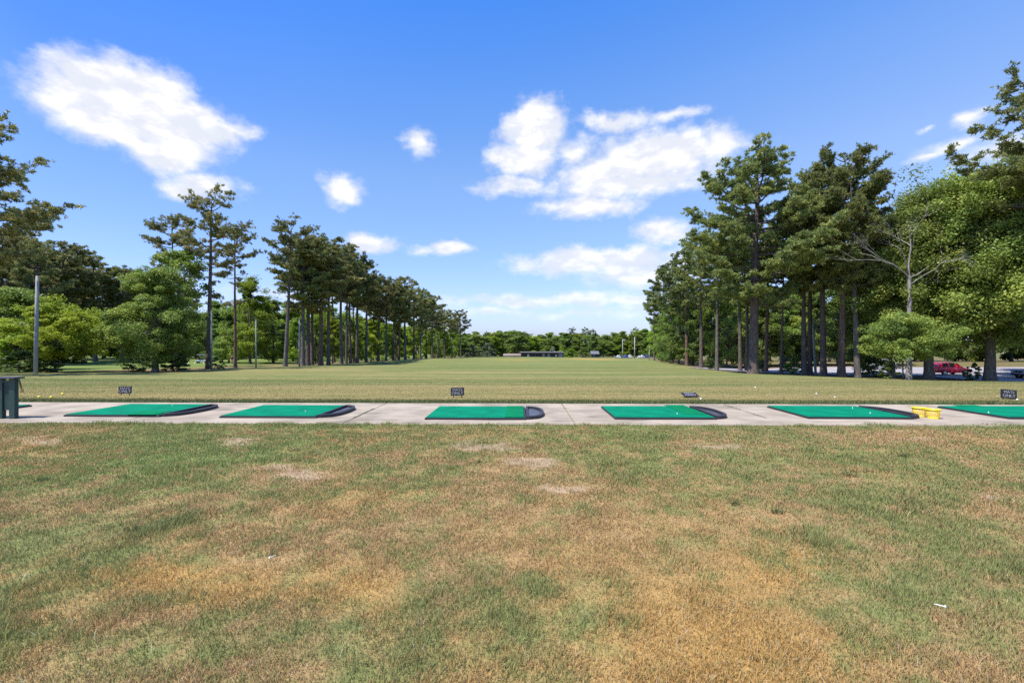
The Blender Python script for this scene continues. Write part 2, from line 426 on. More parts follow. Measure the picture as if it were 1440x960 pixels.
# near lawn: denser towards the camera
y0, y1 = 1.7, 8.3
NB = 720000
u = rng.random(NB)
yy = y0+(y1-y0)*u**1.15
xx = rng.uniform(-1, 1, NB)*(yy*1.16+.45)
keep = (yy+SLOPE*xx) < 8.22+.22*(fbm(xx*1.3, yy*0, 5, 3)-.5)+.10*(rng.random(NB)**3)
xx, yy = xx[keep], yy[keep]
NX = 240000
ye = .9+(8.2-.9)*rng.random(NX); xe = rng.choice([-1, 1], NX)*(ye*1.16+.45+6.0*rng.random(NX)**1.3)
ke = (ye+SLOPE*xe) < 8.22
xx = np.concatenate([xx, xe[ke]]); yy = np.concatenate([yy, ye[ke]])
c, dry, d, fr = blade_colour(rng, xx, yy)
cl = fbm(xx*4.5, yy*4.5, 91, 3)
keep = rng.random(len(xx)) < np.clip(.62+(cl-.35)*1.5, .35, 1)*(1-.62*bare(xx, yy))
xx, yy, c, dry, d, fr, cl = [a[keep] for a in (xx, yy, c, dry, d, fr, cl)]
h = (.014+.024*rng.random(len(xx)))*(.75+.9*np.clip(cl-.3, 0, 1))*np.where(dry, 1.0, 1.15)
vv_ = yy+SLOPE*xx
h *= 1+.75*sstep(7.7, 8.2, vv_)*vnoise(xx*2.3, yy*2.3, 3)
tuft = np.clip(fbm(xx*1.7+8, yy*1.7, 95, 3)-.60, 0, 1)*6
h *= 1+np.clip(tuft, 0, 1.0)*np.where(dry, .3, .8)
w = (.0026+.0018*rng.random(len(xx)))*np.clip(yy/3.2, .9, 2.2)
lean = np.where(dry, .95, .75)
push(blades(rng, xx, yy, h, w, c, lean))
# a few coarse weed tufts
for k in range(20):
    ty = 3.2+4.6*rng.random()**.9; tx = rng.uniform(-1, 1)*ty*1.1; m = rng.integers(30, 80)
    a = rng.uniform(0, 6.28, m); q = (.02+.035*rng.random())*np.sqrt(rng.random(m))*1.6
    cg = np.array([.085, .115, .040])*(.6+.8*rng.random(m))[:, None]
    push(blades(rng, tx+np.cos(a)*q*1.5, ty+np.sin(a)*q, .03+.04*rng.random(m), .0035+.002*rng.random(m), cg, np.full(m, .8)))
# long loose straws lying on the lawn
NS = 1500
ys = y0+(y1-y0-.3)*rng.random(NS)**1.1; xs = rng.uniform(-1, 1, NS)*(ys*1.16+.3)
cs = np.where((rng.random(NS) < .6)[:, None], np.array([.42, .31, .18]), np.array([.46, .40, .28]))*(.7+.5*rng.random(NS))[:, None]
push(blades(rng, xs, ys, .03+.05*rng.random(NS), .0026+.0015*rng.random(NS), cs, np.full(NS, .99)))
# rough fringe behind the walkway and short turf on the near range
NF = 60000
vf = SLAB1-.03+rng.random(NF)**1.5*1.0; xf = rng.uniform(-15, 15, NF); yf = vf-SLOPE*xf
nn = fbm(xf*1.8, yf*3, 73, 3); keep = rng.random(NF) < np.clip(1.25-(vf-SLAB1)*.9+(nn-.5)*2, .1, 1); xf, yf, vf, nn = xf[keep], yf[keep], vf[keep], nn[keep]
cf = np.where((rng.random(len(xf)) < .22+.5*np.clip(vf-SLAB1-.4, 0, 1))[:, None], np.array([.27, .215, .10]), np.array([.075, .115, .034]))*(.7+.6*rng.random(len(xf)))[:, None]
push(blades(rng, xf, yf, (.03+.045*rng.random(len(xf)))*(.7+.7*nn)*np.clip(1.25-(vf-SLAB1)*.8, .5, 1.3), .006+.004*rng.random(len(xf)), cf, np.full(len(xf), .7)))
NR = 230000
yr = 11.5+(34-11.5)*rng.random(NR)**2.1; xr_ = rng.uniform(-1, 1, NR)*(yr*1.16+.3)
cr = ground_col(xr_, yr)*(.62+.8*rng.random(NR))[:, None]
push(blades(rng, xr_, yr, .014+.016*rng.random(NR), np.clip(.0055*yr/12, .005, .014)*(.7+.6*rng.random(NR)), cr, np.full(NR, .85)))
me = np_mesh('grass', np.concatenate(VV), tris=np.concatenate(TT), quads=np.concatenate(QQ), cols={'col': np.concatenate(CC)})
grass = link('grass', me, BLADE); tag(grass, 'patchy lawn grass, green and straw blades, along the walkway', 'grass', kind='stuff')
del VV, QQ, TT, CC

# ------------------------------------------------------------------ concrete walkway with joints
def concrete():
    m, nt, bs = new_mat('concrete')
    tc = N(nt, 'ShaderNodeTexCoord')
    def nz(sc, det, st=None):
        n = N(nt, 'ShaderNodeTexNoise'); n.inputs['Scale'].default_value = sc; n.inputs['Detail'].default_value = det
        if st:
            mp = N(nt, 'ShaderNodeMapping'); mp.inputs['Scale'].default_value = st; nt.links.new(tc.outputs['Object'], mp.inputs[0]); nt.links.new(mp.outputs[0], n.inputs[0])
        else: nt.links.new(tc.outputs['Object'], n.inputs[0])
        return n
    a = nz(1.1, 6); b = nz(60, 4); st = nz(2.3, 5, (.5, 1.6, 1))
    r = N(nt, 'ShaderNodeValToRGB'); e = r.color_ramp.elements
    e[0].position = .30; e[0].color = (.205, .165, .118, 1); e[1].position = .60; e[1].color = (.368, .300, .222, 1)
    nt.links.new(a.outputs['Fac'], r.inputs['Fac'])
    r2 = N(nt, 'ShaderNodeMapRange'); r2.inputs['From Min'].default_value = .3; r2.inputs['From Max'].default_value = .7; r2.inputs['To Min'].default_value = .84; r2.inputs['To Max'].default_value = 1.12
    nt.links.new(b.outputs['Fac'], r2.inputs['Value'])
    r3 = N(nt, 'ShaderNodeMapRange'); r3.inputs['From Min'].default_value = .56; r3.inputs['From Max'].default_value = .72; r3.inputs['To Min'].default_value = 1; r3.inputs['To Max'].default_value = .62
    nt.links.new(st.outputs['Fac'], r3.inputs['Value'])
    mm = N(nt, 'ShaderNodeMath', operation='MULTIPLY'); nt.links.new(r2.outputs[0], mm.inputs[0]); nt.links.new(r3.outputs[0], mm.inputs[1])
    sc = N(nt, 'ShaderNodeVectorMath', operation='SCALE'); nt.links.new(r.outputs[0], sc.inputs[0]); nt.links.new(mm.outputs[0], sc.inputs['Scale'])
    nt.links.new(sc.outputs[0], bs.inputs['Base Color'])
    bp = N(nt, 'ShaderNodeBump'); bp.inputs['Strength'].default_value = .35; bp.inputs['Distance'].default_value = .004
    nt.links.new(b.outputs['Fac'], bp.inputs['Height']); nt.links.new(bp.outputs[0], bs.inputs['Normal'])
    bs.inputs['Roughness'].default_value = .85; bs.inputs['Specular IOR Level'].default_value = .3
    return m
CONC = concrete()
ANG = -math.atan(SLOPE)
ST = .018                         # top of the walkway
joints = [-24, -19.8, -15.7, -11.6, -7.45, -3.23, .98, 4.75, 8.95, 13.1, 17.3, 21.5, 25.7]
mb = MB()
for a, b in zip(joints[:-1], joints[1:]):
    mb.box(a+.009, b-.009, SLAB0, SLAB1, -.12, ST)
walk = mb.build('walkway', CONC, bevel=.006); walk.rotation_euler = (0, 0, ANG); tag(walk, kind='structure')
jb = MB().box(-24, 25.7, SLAB0+.01, SLAB1-.01, -.13, ST-.022).build('walkway_joint_fill', simple('joint_dirt', (.10, .085, .06), .95), bevel=0)
jb.rotation_euler = (0, 0, ANG); tag(jb, kind='structure')
def tee(u, v):                    # walkway coordinates -> world
    c, s = math.cos(ANG), math.sin(ANG); return (u*c-v*s, u*s+v*c)
# weeds in the joints
VV, QQ, TT, CC = [], [], [], []; base = 0
for ju, va, vb, n in ((-3.23, 8.7, 10.0, 900), (4.75, 8.9, 10.75, 900), (.98, 9.9, 10.9, 40), (-7.45, 8.3, 9.0, 120), (8.95, 10.2, 10.9, 90)):
    v_ = rng.uniform(va, vb, n); u_ = ju+rng.normal(0, .018, n)
    c_, s_ = math.cos(ANG), math.sin(ANG)
    push(blades(rng, u_*c_-v_*s_, u_*s_+v_*c_, .012+.03*rng.random(n), np.full(n, .006), np.array([.10, .125, .04])*(.6+.9*rng.random(n))[:, None], np.full(n, .9), z0=np.full(n, ST-.015)))
me = np_mesh('weeds', np.concatenate(VV), tris=np.concatenate(TT), quads=np.concatenate(QQ), cols={'col': np.concatenate(CC)})
tag(link('weeds', me, BLADE), 'thin weeds growing in the joints of the concrete walkway', 'weeds', kind='stuff')

# ------------------------------------------------------------------ golf mats
RUBBER = simple('black_rubber', (.022, .021, .026), .62, bump=.15, bscale=120)
TRAYF = simple('tray_floor', (.060, .060, .075), .45, var=.3, scale=5)  # black rubber with the grey-blue sky sheen put into its base colour
def turf(name, a, b):
    m, nt, bs = new_mat(name)
    tc = N(nt, 'ShaderNodeTexCoord'); n1 = N(nt, 'ShaderNodeTexNoise'); n1.inputs['Scale'].default_value = 2.2; n1.inputs['Detail'].default_value = 6
    n2 = N(nt, 'ShaderNodeTexNoise'); n2.inputs['Scale'].default_value = 160; n2.inputs['Detail'].default_value = 2
    nt.links.new(tc.outputs['Object'], n1.inputs[0]); nt.links.new(tc.outputs['Object'], n2.inputs[0])
    mx = N(nt, 'ShaderNodeMath', operation='MULTIPLY_ADD'); mx.inputs[1].default_value = .45; nt.links.new(n2.outputs['Fac'], mx.inputs[0]); nt.links.new(n1.outputs['Fac'], mx.inputs[2])
    rp = N(nt, 'ShaderNodeValToRGB'); rp.color_ramp.elements[0].position = .45; rp.color_ramp.elements[1].position = .95
    rp.color_ramp.elements[0].color = (*a, 1); rp.color_ramp.elements[1].color = (*b, 1)
    nt.links.new(mx.outputs[0], rp.inputs['Fac']); nt.links.new(rp.outputs[0], bs.inputs['Base Color'])
    bp = N(nt, 'ShaderNodeBump'); bp.inputs['Strength'].default_value = .6; bp.inputs['Distance'].default_value = .004
    nt.links.new(n2.outputs['Fac'], bp.inputs['Height']); nt.links.new(bp.outputs[0], bs.inputs['Normal'])
    bs.inputs['Roughness'].default_value = .9; bs.inputs['Specular IOR Level'].default_value = .08
    return m
TURF = turf('mat_turf', (.0, .115, .060), (.0, .205, .105))
TURF2 = turf('mat_turf_deep', (.0, .115, .045), (.0, .175, .065))
WHITE = simple('white_plastic', (.80, .79, .76), .4, var=.05)
def golf_mat(fx, fyz, W, Dp, rz, label, strip=None, tees=(), has_tray=True):
    """front left corner at X=fx, distance fyz; turf carpet on a rubber base, ball tray on the far side"""
    root = empty('golf_mat', (fx, fyz, ST), rz, label=label, cat='golf mat', group='golf mats along the walkway')
    t = .034
    MB().box(0, W, 0, Dp, .001, t).build('base', RUBBER, root, bevel=.006)
    MB().box(.018, W-.035, .022, Dp-.012, t+.0005, t+.014).build('turf', TURF, root, bevel=.005)
    if strip:
        a, b, c, d = strip
        MB().box(a, b, c, d, t+.0145, t+.023).build('hitting_strip', TURF2, root, bevel=.004)
    # D-shaped ball tray
    if not has_tray: return root
    n = 18; outer = []; inner = []
    for k in range(n+1):
        s = -1+2*k/n
        bul = (1-abs(s)**2.6)**.55
        outer.append((W+.012+.06+.30*bul, Dp/2+s*(Dp/2-.05)))
        inner.append((W+.012+.035+.265*bul, Dp/2+s*(Dp/2-.12)))
    po = [(W+.012, .05)]+outer+[(W+.012, Dp-.05)]
    pi_ = [(W+.055, .12)]+inner+[(W+.055, Dp-.12)]
    tr = MB(); m = len(po)
    V = [(x, y, .001) for x, y in po]+[(x, y, .060) for x, y in po]+[(x, y, .062) for x, y in pi_]+[(x, y, .016) for x, y in pi_]
    Fq = []
    for i in range(m):
        j = (i+1) % m
        Fq += [(i, j, m+j, m+i), (m+i, m+j, 2*m+j, 2*m+i), (2*m+i, 2*m+j, 3*m+j, 3*m+i)]
    tr.add(V, Fq); tray = tr.build('ball_tray', RUBBER, root)
    fl = MB(); fl.add([(x, y, .018) for x, y in pi_], [tuple(range(m))]); fl.build('tray_floor', TRAYF, tray)
    for (tx, ty) in tees:
        MB().tube([(tx, ty, t+.012), (tx, ty, t+.045)], [.008, .006], 8).build('rubber_tee', WHITE, root)
    return root
A1 = ANG
def mat_at(px, py): z = F*(CAMH-ST)/(py-480); return PX(px, z), z
for (px, py, W, Dp, rz, label, strip, tees) in (
    (-206, 586.2, 1.96, 1.48, A1, 'green golf mat mostly hidden behind the dark green stand', None, ()),
    (89, 585.6, 1.94, 1.52, A1-.012, 'green golf mat just to the side of the dark green stand', (1.30, 1.86, -.02, .42), ((1.25, 1.2),)),
    (308, 587.6, 1.90, 1.50, A1, 'green golf mat behind the weedy joint, between the stand and the centre sign', None, ((1.45, .5),)),
    (597, 590.0, 1.92, 1.50, A1, 'green golf mat with a darker square hitting strip flush inside its end', (1.52, 1.88, .02, 1.49), ()),
    (864.5, 589.6, 1.93, 1.50, A1, 'green golf mat whose darker strip sticks out over the back edge', (1.44, 1.87, .30, 1.62), ((1.3, .35),)),
    (1137, 588.9, 1.96, 1.50, A1-.01, 'green golf mat with the yellow ball baskets at its tray end', None, ((1.45, .4), (1.6, 1.1))),
    (1419, 589.3, 1.92, 1.50, A1, 'green golf mat beyond the yellow baskets, cut by the picture edge', (.42, .9, 1.36, 1.58), ((.07, .45),))):
    X0, Z0 = mat_at(px, py)
    golf_mat(X0, Z0, W, Dp, rz, label, strip, tees, px > 0)

# ------------------------------------------------------------------ yellow ball baskets
YEL = simple('yellow_plastic', (.80, .56, .012), .4, var=.06)
def basket(px, py, rz, label, s=1.0):
    z = F*(CAMH-ST)/(py-480); x = PX(px, z)
    x = PX(px, z+.1)
    root = empty('ball_basket', (x, z+.1, ST), rz, label=label, cat='basket', group='yellow ball baskets on the walkway')
    rb, rt, H = .098*s, .128*s, .205*s
    rad = lambda h: rb+(rt-rb)*h/H
    w = MB()
    for k in range(16):
        a = 2*math.pi*k/16
        w.tube([(rad(h)*math.cos(a), rad(h)*math.sin(a), h) for h in (.012, H*.5, H*.8)], .0042, 5)
    for h in (.055, .095, .135):
        w.tube([(rad(h*s)*math.cos(2*math.pi*k/24), rad(h*s)*math.sin(2*math.pi*k/24), h*s) for k in range(25)], .0042, 5, cap=False)
    w.lathe([(rad(0), 0), (rad(.02)+.003, .02*s), (rad(.02)-.004, .02*s), (rad(0)-.006, .004)], 24)
    w.build('basket_wall', YEL, root, smooth=True)
    MB().lathe([(rad(H*.78), H*.78), (rad(H)+.003, H), (rad(H)+.012, H), (rad(H)+.012, H-.012), (rad(H)+.005, H-.014), (rad(H*.78)+.004, H*.78)], 26).build('rim', YEL, root, smooth=True)
    MB().lathe([(0.0, .006), (rb-.004, .006)], 20).build('bottom', YEL, root)
basket(1292.5, 586.4, .2, 'rear yellow ball basket touching the end of the golf mat', .87)
basket(1312, 589.2, .7, 'front yellow ball basket, nearer the lawn and farther from the mat end', .87)

# ------------------------------------------------------------------ small black signs
BLACK = simple('sign_black', (.018, .016, .017), .55, var=.3, scale=30)
LETTER = simple('chalk_white', (.33, .32, .34), .7, var=.3, scale=60)
GREYB = simple('sign_back', (.14, .125, .12), .7, var=.3, scale=20)
def text_mesh(body, size, extr=.002):
    cu = bpy.data.curves.new('txt', 'FONT'); cu.body = body; cu.size = size; cu.align_x = 'CENTER'; cu.align_y = 'CENTER'; cu.extrude = extr; cu.offset = .0
    o = bpy.data.objects.new('txt', cu); COL.objects.link(o)
    dg = bpy.context.evaluated_depsgraph_get()
    me = bpy.data.meshes.new_from_object(o.evaluated_get(dg))
    bpy.data.objects.remove(o); bpy.data.curves.remove(cu)
    return me
def bay_sign(px, y, W, H, leg, rz, rx, label, fallen=False, roll=0.0):
    x = PX(px, y)
    root = empty('bay_sign', (x, y, gz(x, y)), rz, label=label, cat='sign', group='small black signs behind the walkway')
    root.rotation_euler = (rx, roll, rz)
    b = MB().box(-W/2, W/2, -.008, .008, leg, leg+H).build('board', BLACK, root, bevel=.003)
    for i, (t, zz, sz) in enumerate((('MATS', .70, .095), ('ONLY', .29, .105))):
        me = text_mesh(t, sz*1.0)
        o = link('lettering', me, LETTER, b); o.location = (0, -.0105, leg+H*zz); o.rotation_euler = (math.pi/2, 0, 0); o.scale = (1.12, 1, 1)
    for s in (-1, 1):
        MB().box(s*W*.31-.011, s*W*.31+.011, .0085, .022, -.12 if not fallen else 0.0, leg+H*.6).build('leg', BLACK, root, bevel=.002)
    return root
bay_sign(175.5, 13.0, .345, .205, .055, .12, -.08, 'upright black sign on the range behind the mat beside the green stand')
bay_sign(643.5, 12.35, .365, .215, .06, 0, -.06, 'upright black sign directly behind the mat with the square strip', roll=-.03)
fs = bay_sign(973.5, 12.35, .42, .27, .02, .06, -1.28, 'fallen black sign lying flat on the grass behind the walkway', fallen=True)
fs.location.z += .03
bay_sign(1418.5, 12.0, .40, .235, .02, -.06, -.10, 'leaning black sign sunk to its board, behind the cut-off mat', roll=.09)

# ------------------------------------------------------------------ green cabinet
GREEN = simple('green_paint', (.020, .050, .042), .5, var=.18, scale=14)
GREEND = simple('green_panel', (.016, .042, .038), .55, var=.2, scale=6)
LID = simple('dark_lid', (.050, .050, .062), .45, var=.25, scale=10)
WOOD = simple('brown_wood', (.16, .07, .035), .6, var=.3, scale=20)
STRAW = simple('straw_bristle', (.50, .36, .12), .9, var=.3, scale=60)
zc = 8.72; xc = PX(20.5, zc)
cab = empty('club_stand', (xc, zc, ST), ANG, label='dark green wooden stand with a dark lid at the end of walkway', cat='stand')
Wc, Dc = 1.2, .075
for lx in (-.115, -.36, -Wc):
    MB().box(lx, lx+.115, 0, Dc, 0, .765).build('leg', GREEN, cab, bevel=.006)
for a_, b_ in ((-.243, -.117), (-Wc+.117, -.362)):
    fp = MB().box(a_, b_, .022, .05, .165, .735).build('panel', GREEND, cab, bevel=.003)
    MB().box(a_, b_, .010, .0215, .575, .60).build('rail', RUBBER, fp)
    MB().box(a_, b_, .004, .0215, .70, .735).build('top_rail', GREEN, fp, bevel=.003)
MB().box(-Wc-.08, .055, -.06, Dc+.06, .768, .80).build('lid', LID, cab, bevel=.006)
br = empty('club_brush', (xc+.045, zc+.04, ST), 0, label='brown-handled brush with straw tip hanging from the green stand lid', cat='brush')
MB().tube([(0, 0, .765), (.012, 0, .70), (.045, 0, .58)], [.006, .012, .013], 8).build('handle', WOOD, br, smooth=True)
MB().tube([(.045, 0, .585), (.055, 0, .55), (.066, 0, .50)], [.013, .022, .026], 10).build('bristles', STRAW, br, smooth=True)

# ------------------------------------------------------------------ golf balls and tees
BALLW = simple('golf_ball_white', (.82, .81, .78), .35, var=.03); BALLY = simple('golf_ball_yellow', (.82, .66, .06), .4, var=.04)
ball_me = {}
def ball(px, y, mat, label, r=.0235, group='stray golf balls on the range'):
    x = PX(px, y)
    key = (mat.name, r)
    if key not in ball_me:
        prof = [(r*math.sin(math.pi*k/10), -r*math.cos(math.pi*k/10)) for k in range(11)]
        m = MB().lathe(prof, 16); me = bpy.data.meshes.new('golf_ball'); me.from_pydata(m.v, [], m.f); me.update()
        me.polygons.foreach_set('use_smooth', np.ones(len(me.polygons), dtype=bool)); ball_me[key] = me
    o = link('golf_ball', ball_me[key], mat); o.location = (x, y, gz(x, y)+r+.012)
    tag(o, label, 'golf ball', group)
ball(55, 12.1, BALLY, 'yellow golf ball in the grass, nearest the green stand', .032)
ball(72, 12.0, BALLY, 'yellow golf ball in the grass, between two other yellow balls', .032)
ball(88, 13.0, BALLY, 'yellow golf ball lying farther out on the range than its two neighbours', .032)
ball(985.5, 11.75, BALLW, 'white golf ball in the rough edge below the fallen sign')
ball(1062, 17.5, BALLW, 'white golf ball far out on the range, in line with the brown trunks')
ball(1148, 13.4, BALLW, 'white golf ball on the range behind the basket mat', .021)
ball(1430.5, 11.6, BALLW, 'white golf ball in the rough right behind the cut-off mat')
ball(1174, 12.3, BALLW, 'white golf ball close to the rough edge behind the basket mat', .018)
def golf_tee(px, py, rz, label):
    z = F*CAMH/(py-480); x = PX(px, z)
    root = MB().lathe([(0, 0), (.0022, .006), (.0026, .042), (.0065, .050), (.0065, .054), (.004, .053), (0, .050)], 10).build('golf_tee', WHITE, smooth=True)
    root.location = (x, z, gz(x, z)+.028); root.rotation_euler = (R(84), 0, rz)
    root.scale = (.95, .95, .95)
    tag(root, label, 'golf tee', 'golf tees dropped on the lawn')
golf_tee(388, 785, -.45, 'white golf tee on the lawn beside the orange straw patches')
golf_tee(1313, 857, .7, 'white golf tee on the lawn near a dark green patch')

# ------------------------------------------------------------------ trees
def unit(v): return v/(np.linalg.norm(v, axis=-1, keepdims=True)+1e-9)
def leaves_tri(rng, C, n, L, W, bias, spread=1.0):
    """needle tufts: n narrow triangles from each centre"""
    m = len(C)
    d = unit(rng.normal(0, 1, (m, n, 3))*spread+bias[:, None, :])
    l = L*(.7+.6*rng.random((m, n, 1)))
    s = unit(np.cross(d, rng.normal(0, 1, (m, n, 3))))*W*.5
    p = C[:, None, :]-d*l*.12
    V = np.stack([p-s*.5+d*l*.05, p+s*.5+d*l*.05, p+d*l*.6+s, p+d*l, p+d*l*.6-s], 2)
    V = V.reshape(-1, 3); k = m*n
    b = np.arange(k)[:, None]*5
    Qd = b+np.array([[0, 1, 2, 4]]); T = b+np.array([[4, 2, 3]])
    return V, Qd, T, k
def leaves_quad(rng, P, size, nrm):
    n = len(P)
    nr = unit(nrm)
    a = unit(np.cross(nr, rng.normal(0, 1, (n, 3)))); b = np.cross(nr, a)
    s = size[:, None]
    V = np.stack([P-a*s*.55, P-b*s*.36+nr*s*.08, P+a*s*.55, P+b*s*.36+nr*s*.08], 1).reshape(-1, 3)
    return V, np.arange(n*4).reshape(n, 4)

def pine_meshes(seed, H=25, cb=.55, RAD=4.0, limbs=30, r0=.32, dens=1.0, flat=.5, lean=(0, 0), needles=13, L=.34, W=.07, gap=.15, stubs=4, low=(), dome=False):
    rng = np.random.default_rng(seed)
    nt_ = 16; t = np.linspace(0, 1, nt_)
    sx = np.cumsum(rng.normal(0, .05, nt_))*.5; sy = np.cumsum(rng.normal(0, .05, nt_))*.5
    P = np.stack([lean[0]*t+sx*t, lean[1]*t+sy*t, t*H*.985-.35*(1-t)], -1)
    rr = r0*(1-.80*t**1.15)*(1+.35*np.exp(-t*45)); rr[-1] = .02
    TV, TQ = [], []; b = 0
    def addtube(Pp, r, seg):
        nonlocal b
        v, q = tube_np(np.asarray(Pp), np.asarray(r), seg); TV.append(v); TQ.append(q+b); b += len(v)
    addtube(P, rr, 10)
    at = lambda s: np.array([np.interp(s, t, P[:, k]) for k in range(3)])
    C, BI, VR = [], [], []
    az = rng.uniform(0, 6.28)
    specs = []
    for i in range(limbs):
        s = (i+.5)/limbs
        s = np.clip((s**.75 if dome else s)+rng.normal(0, .03), 0.0, .985)
        specs.append((cb+(1-cb)*s*.975, s, None))
    for (hf, ll) in low: specs.append((hf, -.1, ll))
    for (hf, s, ll) in specs:
        az += 2.39996+rng.normal(0, .45)
        prof = (1-.80*max(s, 0)**3.2)**.62*(.55+.45*min(1, max(s, 0)/.30))
        if dome: prof = (.42+.58*min(1, max(s, 0)/.55))*(1-.55*max(s, 0)**6)**.6
        Lm = RAD*prof*rng.uniform(.6, 1.18) if ll is None else ll
        if ll is None and rng.random() < gap: Lm *= .45
        Lm = max(Lm, .5)
        el = np.interp(s, [0, .5, .85, 1], [R(-2), R(10), R(24), R(42)])+rng.normal(0, .12)
        p0 = at(hf); dh = np.array([math.cos(az), math.sin(az), 0])
        pts = []
        wob = rng.normal(0, .12)
        for q in np.linspace(0, 1, 6):
            out = q*Lm*math.cos(el); up = q*Lm*math.sin(el)+Lm*(.16*q*q-.10*math.sin(q*3.14))
            side = np.array([-dh[1], dh[0], 0])*wob*Lm*q*q
            pts.append(p0+dh*out+np.array([0, 0, up])+side)
        pts = np.array(pts)
        rl = max(.018, min(.13, .018*Lm+.02))
        addtube(pts, np.linspace(rl, rl*.28, 6), 5)
        nb = max(2, int(Lm*2.3*rng.uniform(.8, 1.2)))
        for j in range(nb):
            q = rng.uniform(.38, 1.0); pc = np.array([np.interp(q, np.linspace(0, 1, 6), pts[:, k]) for k in range(3)])
            da = az+rng.choice([-1, 1])*rng.uniform(.35, 1.2)
            bl = (.55+.30*Lm*(1.15-q))*rng.uniform(.6, 1.2)
            e2 = rng.uniform(-.05, .55)
            d2 = np.array([math.cos(da)*math.cos(e2), math.sin(da)*math.cos(e2), math.sin(e2)])
            pe = pc+d2*bl
            addtube([pc, (pc+pe)/2+np.array([0, 0, -.04*bl]), pe], [.022, .016, .010], 3)
            k = max(2, int(bl*3.4*dens))
            w = rng.random(k)**.5
            cc = pc[None]+d2[None]*bl*w[:, None]+rng.normal(0, 1, (k, 3))*np.array([.24, .24, .24*flat])
            cc[:, 2] += .05
            m_ = 2+(rng.random(k) < .75)+2*(rng.random(k) < .45)      # neighbouring tufts make a puff
            cc = np.repeat(cc, m_, 0); cc = cc+rng.normal(0, .15, cc.shape)*np.array([1, 1, .7]); k = len(cc)
            C.append(cc); BI.append(np.tile(d2*.35+np.array([0, 0, .75]), (k, 1))); VR.append(np.clip(rng.normal(.46, .13)+rng.normal(0, .10, k), 0, 1))
        k = max(2, int(Lm*2.4*dens)); w = rng.uniform(.5, 1.04, k)
        cc = np.stack([np.interp(np.clip(w, 0, 1), np.linspace(0, 1, 6), pts[:, q]) for q in range(3)], -1)+rng.normal(0, .16, (k, 3))
        C.append(cc); BI.append(np.tile(dh*.3+np.array([0, 0, .7]), (k, 1))); VR.append(np.clip(rng.normal(.46, .13)+rng.normal(0, .10, k), 0, 1))
    for i in range(stubs):   # dead stubs on the bare trunk
        a2 = rng.uniform(0, 6.28); p0 = at(rng.uniform(cb*.55, cb)); ln = rng.uniform(.5, 1.8)
        d2 = np.array([math.cos(a2), math.sin(a2), rng.uniform(-.1, .3)])
        addtube([p0, p0+d2*ln*.5, p0+d2*ln+np.array([0, 0, -.1])], [.035, .025, .01], 4)
    C = np.concatenate(C); BI = np.concatenate(BI); VR = np.concatenate(VR)
    V, Qd, T, k = leaves_tri(rng, C, needles, L, W, BI, 1.0)
    var = np.clip(np.repeat(VR, needles)+rng.normal(0, .10, k), 0, 1)
    trunk = np_mesh('trunk', np.concatenate(TV), quads=np.concatenate(TQ), smooth=True)
    crown = np_mesh('crown', V, tris=T, quads=Qd, attrs={'var': np.repeat(var, 5)})
    return trunk, crown

